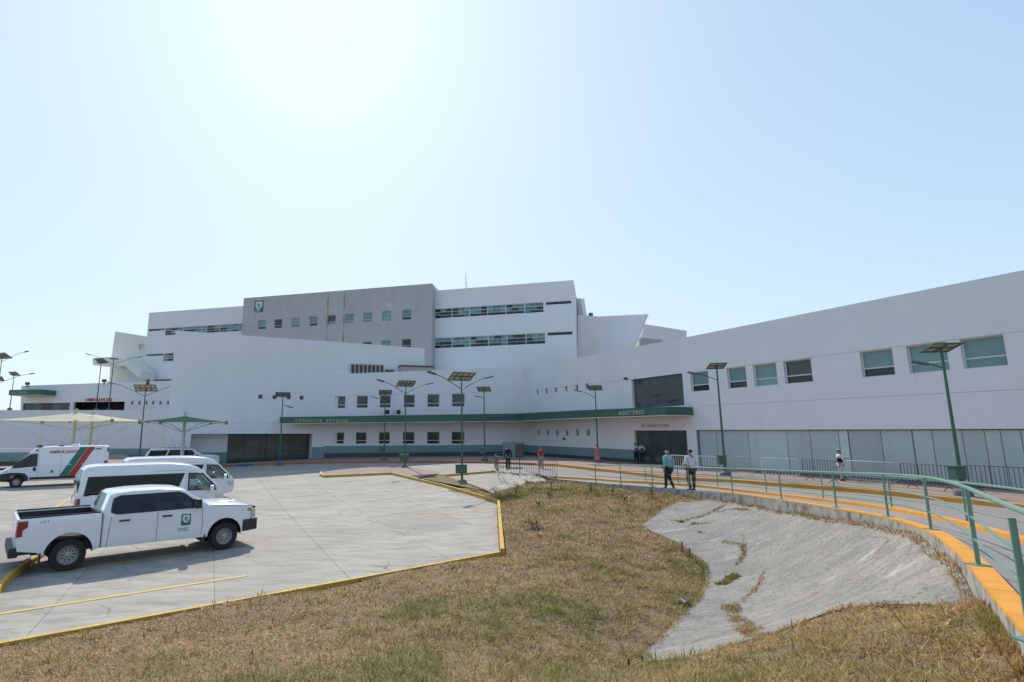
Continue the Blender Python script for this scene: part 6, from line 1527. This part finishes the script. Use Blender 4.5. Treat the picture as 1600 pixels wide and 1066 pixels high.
def blades(name, label, poly, n, dref, tufts=0, exclude=(), Lr=(.03, .075), x0=-13, x1=13, y0=2.0, y1=32, flat=1.12, green=0, seed=3):
    r = np.random.default_rng(seed); X = []; Y = []
    got = 0
    while got < n:
        m = n * 3; u = r.random(m); y = y0 * (y1 / y0) ** u; x = r.uniform(-1, 1, m) * np.minimum(13, 2.5 + y * 1.25)
        k = inpoly_np(x, y, poly)
        for e in exclude: k &= ~inpoly_np(x, y, e)
        X.append(x[k]); Y.append(y[k]); got += k.sum()
    x = np.concatenate(X)[:n]; y = np.concatenate(Y)[:n]; d = np.hypot(x, y)
    pat = sines(x, y, (.9, 2.1, 4.5), 5); clump = sines(x, y, (7, 15), 9)
    g = np.zeros(n)
    for c, rr in zip(greens, gr_r): g += np.exp(-(((x - c.x) ** 2 + (y - c.y) ** 2) / rr ** 2)) * .95
    g += np.clip((sines(x, y, (.55, 1.3), 21) - .25) * 1.6, 0, .6) + green; g = np.clip(g * (.75 + .8 * sines(x, y, (2.3, 6, 11), 33)) + .75 * np.clip(sines(x, y, (.6, 1.5, 3.1), 61) * 2.6 - .15, 0, 1) + r.normal(0, .2, n), 0, .9)
    keep = r.random(n) < np.clip(.75 + clump * 1.1 + g * .5 - 1.3 * np.clip(sines(x, y, (1.1, 2.9, 5.3), 44) - .28, 0, .6), .08, 1); x, y, d, pat, clump, g = (q[keep] for q in (x, y, d, pat, clump, g)); n = len(x)
    L = r.uniform(*Lr, n) * (1 + .35 * g + .25 * clump) * (1 + d * .035); wd = r.uniform(.0016, .0034, n) * (1 + d * .16)
    z = zG(x, y) + rough(x, y) - .012
    a = r.uniform(0, 6.283, n)
    if tufts:
        nt_ = int(tufts); q = r.integers(0, n, nt_); tx, ty = x[q], y[q]; pick = r.random(n) < .6; ti = np.zeros(n, int)
        tv = np.stack([tx, ty], 1); order = np.argsort(ty); ys_ = ty[order]
        lo_ = np.searchsorted(ys_, y); ti = order[np.clip(lo_ + r.integers(-6, 7, n), 0, nt_ - 1)]
        # nearest of a few random candidates close in depth
        best = np.hypot(tv[ti, 0] - x, tv[ti, 1] - y)
        for _ in range(14):
            c_ = order[np.clip(lo_ + r.integers(-60, 61, n), 0, nt_ - 1)]; dd = np.hypot(tv[c_, 0] - x, tv[c_, 1] - y); mm = dd < best; ti = np.where(mm, c_, ti); best = np.where(mm, dd, best)
        ok = pick & (best < .5); off = r.normal(0, .045, (n, 2)) * (1 + d * .05)[:, None]
        nx_, ny_ = tv[ti, 0] + off[:, 0], tv[ti, 1] + off[:, 1]; x = np.where(ok, nx_, x); y = np.where(ok, ny_, y); a = np.where(ok, np.arctan2(off[:, 1], off[:, 0]) + r.normal(0, .5, n), a)
        tl = r.uniform(.8, 2.3, nt_); L = np.where(ok, L * tl[ti], L * .8); tc = r.normal(0, .35, nt_); pat = np.where(ok, pat + tc[ti], pat); tg = (r.random(nt_) < .12) * r.uniform(.2, .8, nt_); g = np.where(ok, np.clip(g + tg[ti], 0, .9), g); z = zG(x, y) + rough(x, y) - .012
    lean = np.clip(r.normal(flat, .35, n), .05, 1.5); lean -= g * .35
    dx, dy, dz = np.cos(a) * np.sin(lean), np.sin(a) * np.sin(lean), np.cos(lean)
    sx, sy = -np.sin(a + r.normal(0, .5, n)), np.cos(a)
    b = np.stack([x, y, z], 1); s_ = np.stack([sx * wd, sy * wd, 0 * wd], 1); t1 = b + np.stack([dx, dy, dz], 1) * (L * .55)[:, None]
    lean2 = lean + r.uniform(.1, .7, n); t2 = t1 + np.stack([np.cos(a) * np.sin(lean2), np.sin(a) * np.sin(lean2), np.cos(lean2)], 1) * (L * .45)[:, None]
    v = np.stack([b - s_, b + s_, t1 - s_ * .7, t1 + s_ * .7, t2], 1).reshape(-1, 3)
    base = np.arange(n) * 5; f = np.stack([base, base + 1, base + 3, base, base + 3, base + 2, base + 2, base + 3, base + 4], 1).reshape(-1)
    me = bpy.data.meshes.new(name); me.vertices.add(n * 5); me.vertices.foreach_set('co', v.astype(np.float32).ravel()); me.loops.add(n * 9); me.loops.foreach_set('vertex_index', f.astype(np.int32))
    me.polygons.add(n * 3); me.polygons.foreach_set('loop_start', np.arange(n * 3, dtype=np.int32) * 3); me.update(calc_edges=True)
    straw = np.array([.62, .39, .155]); brown = np.array([.35, .19, .075]); pale = np.array([.72, .54, .29]); gre = np.array([.23, .225, .05]); dk = np.array([.10, .07, .04])
    q = np.clip(.45 + pat * .95 + r.normal(0, .3, n), 0, 1)[:, None]; c = brown * (1 - q) + straw * q
    h = (r.random(n) < .12)[:, None]; c = np.where(h, pale, c); h = (r.random(n) < .10)[:, None]; c = np.where(h, dk, c)
    gg = g[:, None]; c = c * (1 - gg) + gre * (.8 + .5 * r.random(n))[:, None] * gg
    c4 = np.concatenate([np.repeat(c, 5, 0), np.ones((n * 5, 1))], 1).astype(np.float32)
    at = me.color_attributes.new('blade_colour', 'FLOAT_COLOR', 'POINT'); at.data.foreach_set('color', c4.ravel())
    o = link(name, me, M_blade, None); tag(o, label, 'grass', kind='stuff'); return o
M_blade = bpy.data.materials.new('grass_blade'); M_blade.use_nodes = True
_n = M_blade.node_tree.nodes; _l = M_blade.node_tree.links; _a = _n.new('ShaderNodeAttribute'); _a.attribute_name = 'blade_colour'; _b = _n['Principled BSDF']; _b.inputs['Roughness'].default_value = .7; _l.new(_a.outputs['Color'], _b.inputs['Base Color'])
_t = _n.new('ShaderNodeBsdfTranslucent'); _l.new(_a.outputs['Color'], _t.inputs[0]); _m = _n.new('ShaderNodeMixShader'); _m.inputs[0].default_value = .3; _l.new(_b.outputs[0], _m.inputs[1]); _l.new(_t.outputs[0], _m.inputs[2]); _l.new(_m.outputs[0], _n['Material Output'].inputs[0])
blades('dry_grass', 'matted straw coloured grass with greener patches over the bank', turf, 450000, 4, tufts=11000, exclude=(drain_xy,))
# weeds in the cracks of the drain and along the wall foot
def ring(px, py, rpx, rpy, n=10, seed=1):
    r = random.Random(seed); return [(lambda p: (p.x, p.y))(Gt(px + rpx * math.cos(6.283 * k / n) * r.uniform(.6, 1.2), py + rpy * math.sin(6.283 * k / n) * r.uniform(.6, 1.2))) for k in range(n)]
for i, (pts_, wd_, nn, gq) in enumerate((([(1062, 817), (1080, 811), (1107, 802), (1132, 790)], .14, 900, .1), ([(1080, 820), (1110, 818)], .10, 250, .1), ([(1120, 800), (1150, 796), (1175, 798)], .10, 350, .1), ([(1128, 845), (1150, 850), (1160, 852), (1163, 868), (1152, 884)], .12, 700, .2),
        ([(1193, 893), (1188, 915), (1172, 932), (1158, 940)], .11, 800, .15), ([(1128, 950), (1145, 944), (1150, 962), (1165, 985), (1190, 995)], .22, 3200, .1), ([(1140, 950), (1160, 975), (1178, 990)], .3, 2200, .1), ([(1128, 912), (1142, 902), (1155, 899)], .34, 1500, .45), ([(1098, 836), (1090, 832)], .1, 150, .3), ([(1050, 813), (1070, 816)], .1, 200, .2))):
    w_ = [Gt(*p_) for p_ in pts_]; w_ = resample(w_, 12); A = []; B = []; rr_ = random.Random(i)
    for k, p in enumerate(w_):
        d_ = (w_[min(k + 1, 11)] - w_[max(k - 1, 0)]).normalized(); n_v = Vector((-d_.y, d_.x, 0)); A.append(p + n_v * wd_ * rr_.uniform(.2, .8)); B.append(p - n_v * wd_ * rr_.uniform(.2, .8))
    blades('crack_weeds', 'dry weeds growing along a crack of the drain concrete', [(p.x, p.y) for p in A + B[::-1]], nn, 4, green=gq, y0=6, y1=24, Lr=(.03, .07), flat=1.0, seed=30 + i)
edge_poly = [(p.x, p.y) for p in E1d[38:134]] + [(p.x + o_, p.y) for p, o_ in zip(reversed(E1d[38:134]), [-.16] * 96)]
blades('wall_foot_weeds', 'dry weeds along the foot of the retaining wall', edge_poly, 4500, 4, y0=3.5, y1=24, Lr=(.04, .09), flat=.6, seed=77)
for sd_, lo_, hi_ in ((91, 3 + NW, 3 + NW + 6), (92, 3 + NW + 6, 3 + NW + 15)):
    bp_ = [Vector((*drain_xy[k % len(drain_xy)], 0)) for k in range(lo_, hi_)]; bp_ = resample(bp_, 40); A = []; B = []
    for i, p in enumerate(bp_):
        d = (bp_[min(i + 1, 39)] - bp_[max(i - 1, 0)]).normalized(); n = Vector((-d.y, d.x, 0)); A.append(p + n * .10 * (1 + .6 * math.sin(i * 1.7))); B.append(p - n * .10)
    blades('edge_grass', 'ragged grass fringe along the drain edge', [(p.x, p.y) for p in A + B[::-1]], 3600, 4, y0=4, y1=22, Lr=(.03, .08), flat=1.0, seed=sd_)
mb = MB(); drape([G(645, 747.5), G(690, 744), G(770, 771), G(722, 763)], .5, lambda x, y: Vector((x, y, zL(x, y) + .10)), mb); tag(mb.build('grass_wedge', M_soil, None), 'wedge of dry ground between kerb and apron', kind='structure')

mb = MB(); rs_ = random.Random(5); pts_s = 0
while pts_s < 420:
    y = 2.5 * (9 ** rs_.random()); x = rs_.uniform(-1, 1) * min(12, 2.5 + y * 1.1)
    if not inpoly(x, y, turf) or inpoly(x, y, drain_xy): continue
    r_ = rs_.uniform(.006, .022) * (1 + y * .05); c = Vector((x, y, float(zG([x], [y])[0]) + r_ * .5)); pts_s += 1
    v = [c + Vector((r_ * a * rs_.uniform(.7, 1.3), r_ * b * rs_.uniform(.7, 1.3), r_ * d * rs_.uniform(.5, .9))) for a, b, d in ((1, 0, 0), (0, 1, 0), (-1, 0, 0), (0, -1, 0), (0, 0, 1), (0, 0, -1))]
    mb.add(v, [(0, 1, 4), (1, 2, 4), (2, 3, 4), (3, 0, 4), (1, 0, 5), (2, 1, 5), (3, 2, 5), (0, 3, 5)])
tag(mb.build('gravel', mat('pebble', (.45, .42, .37), .9, var=.3, vscale=9), None), 'scattered pebbles and grit among the dry grass', 'gravel', kind='stuff')
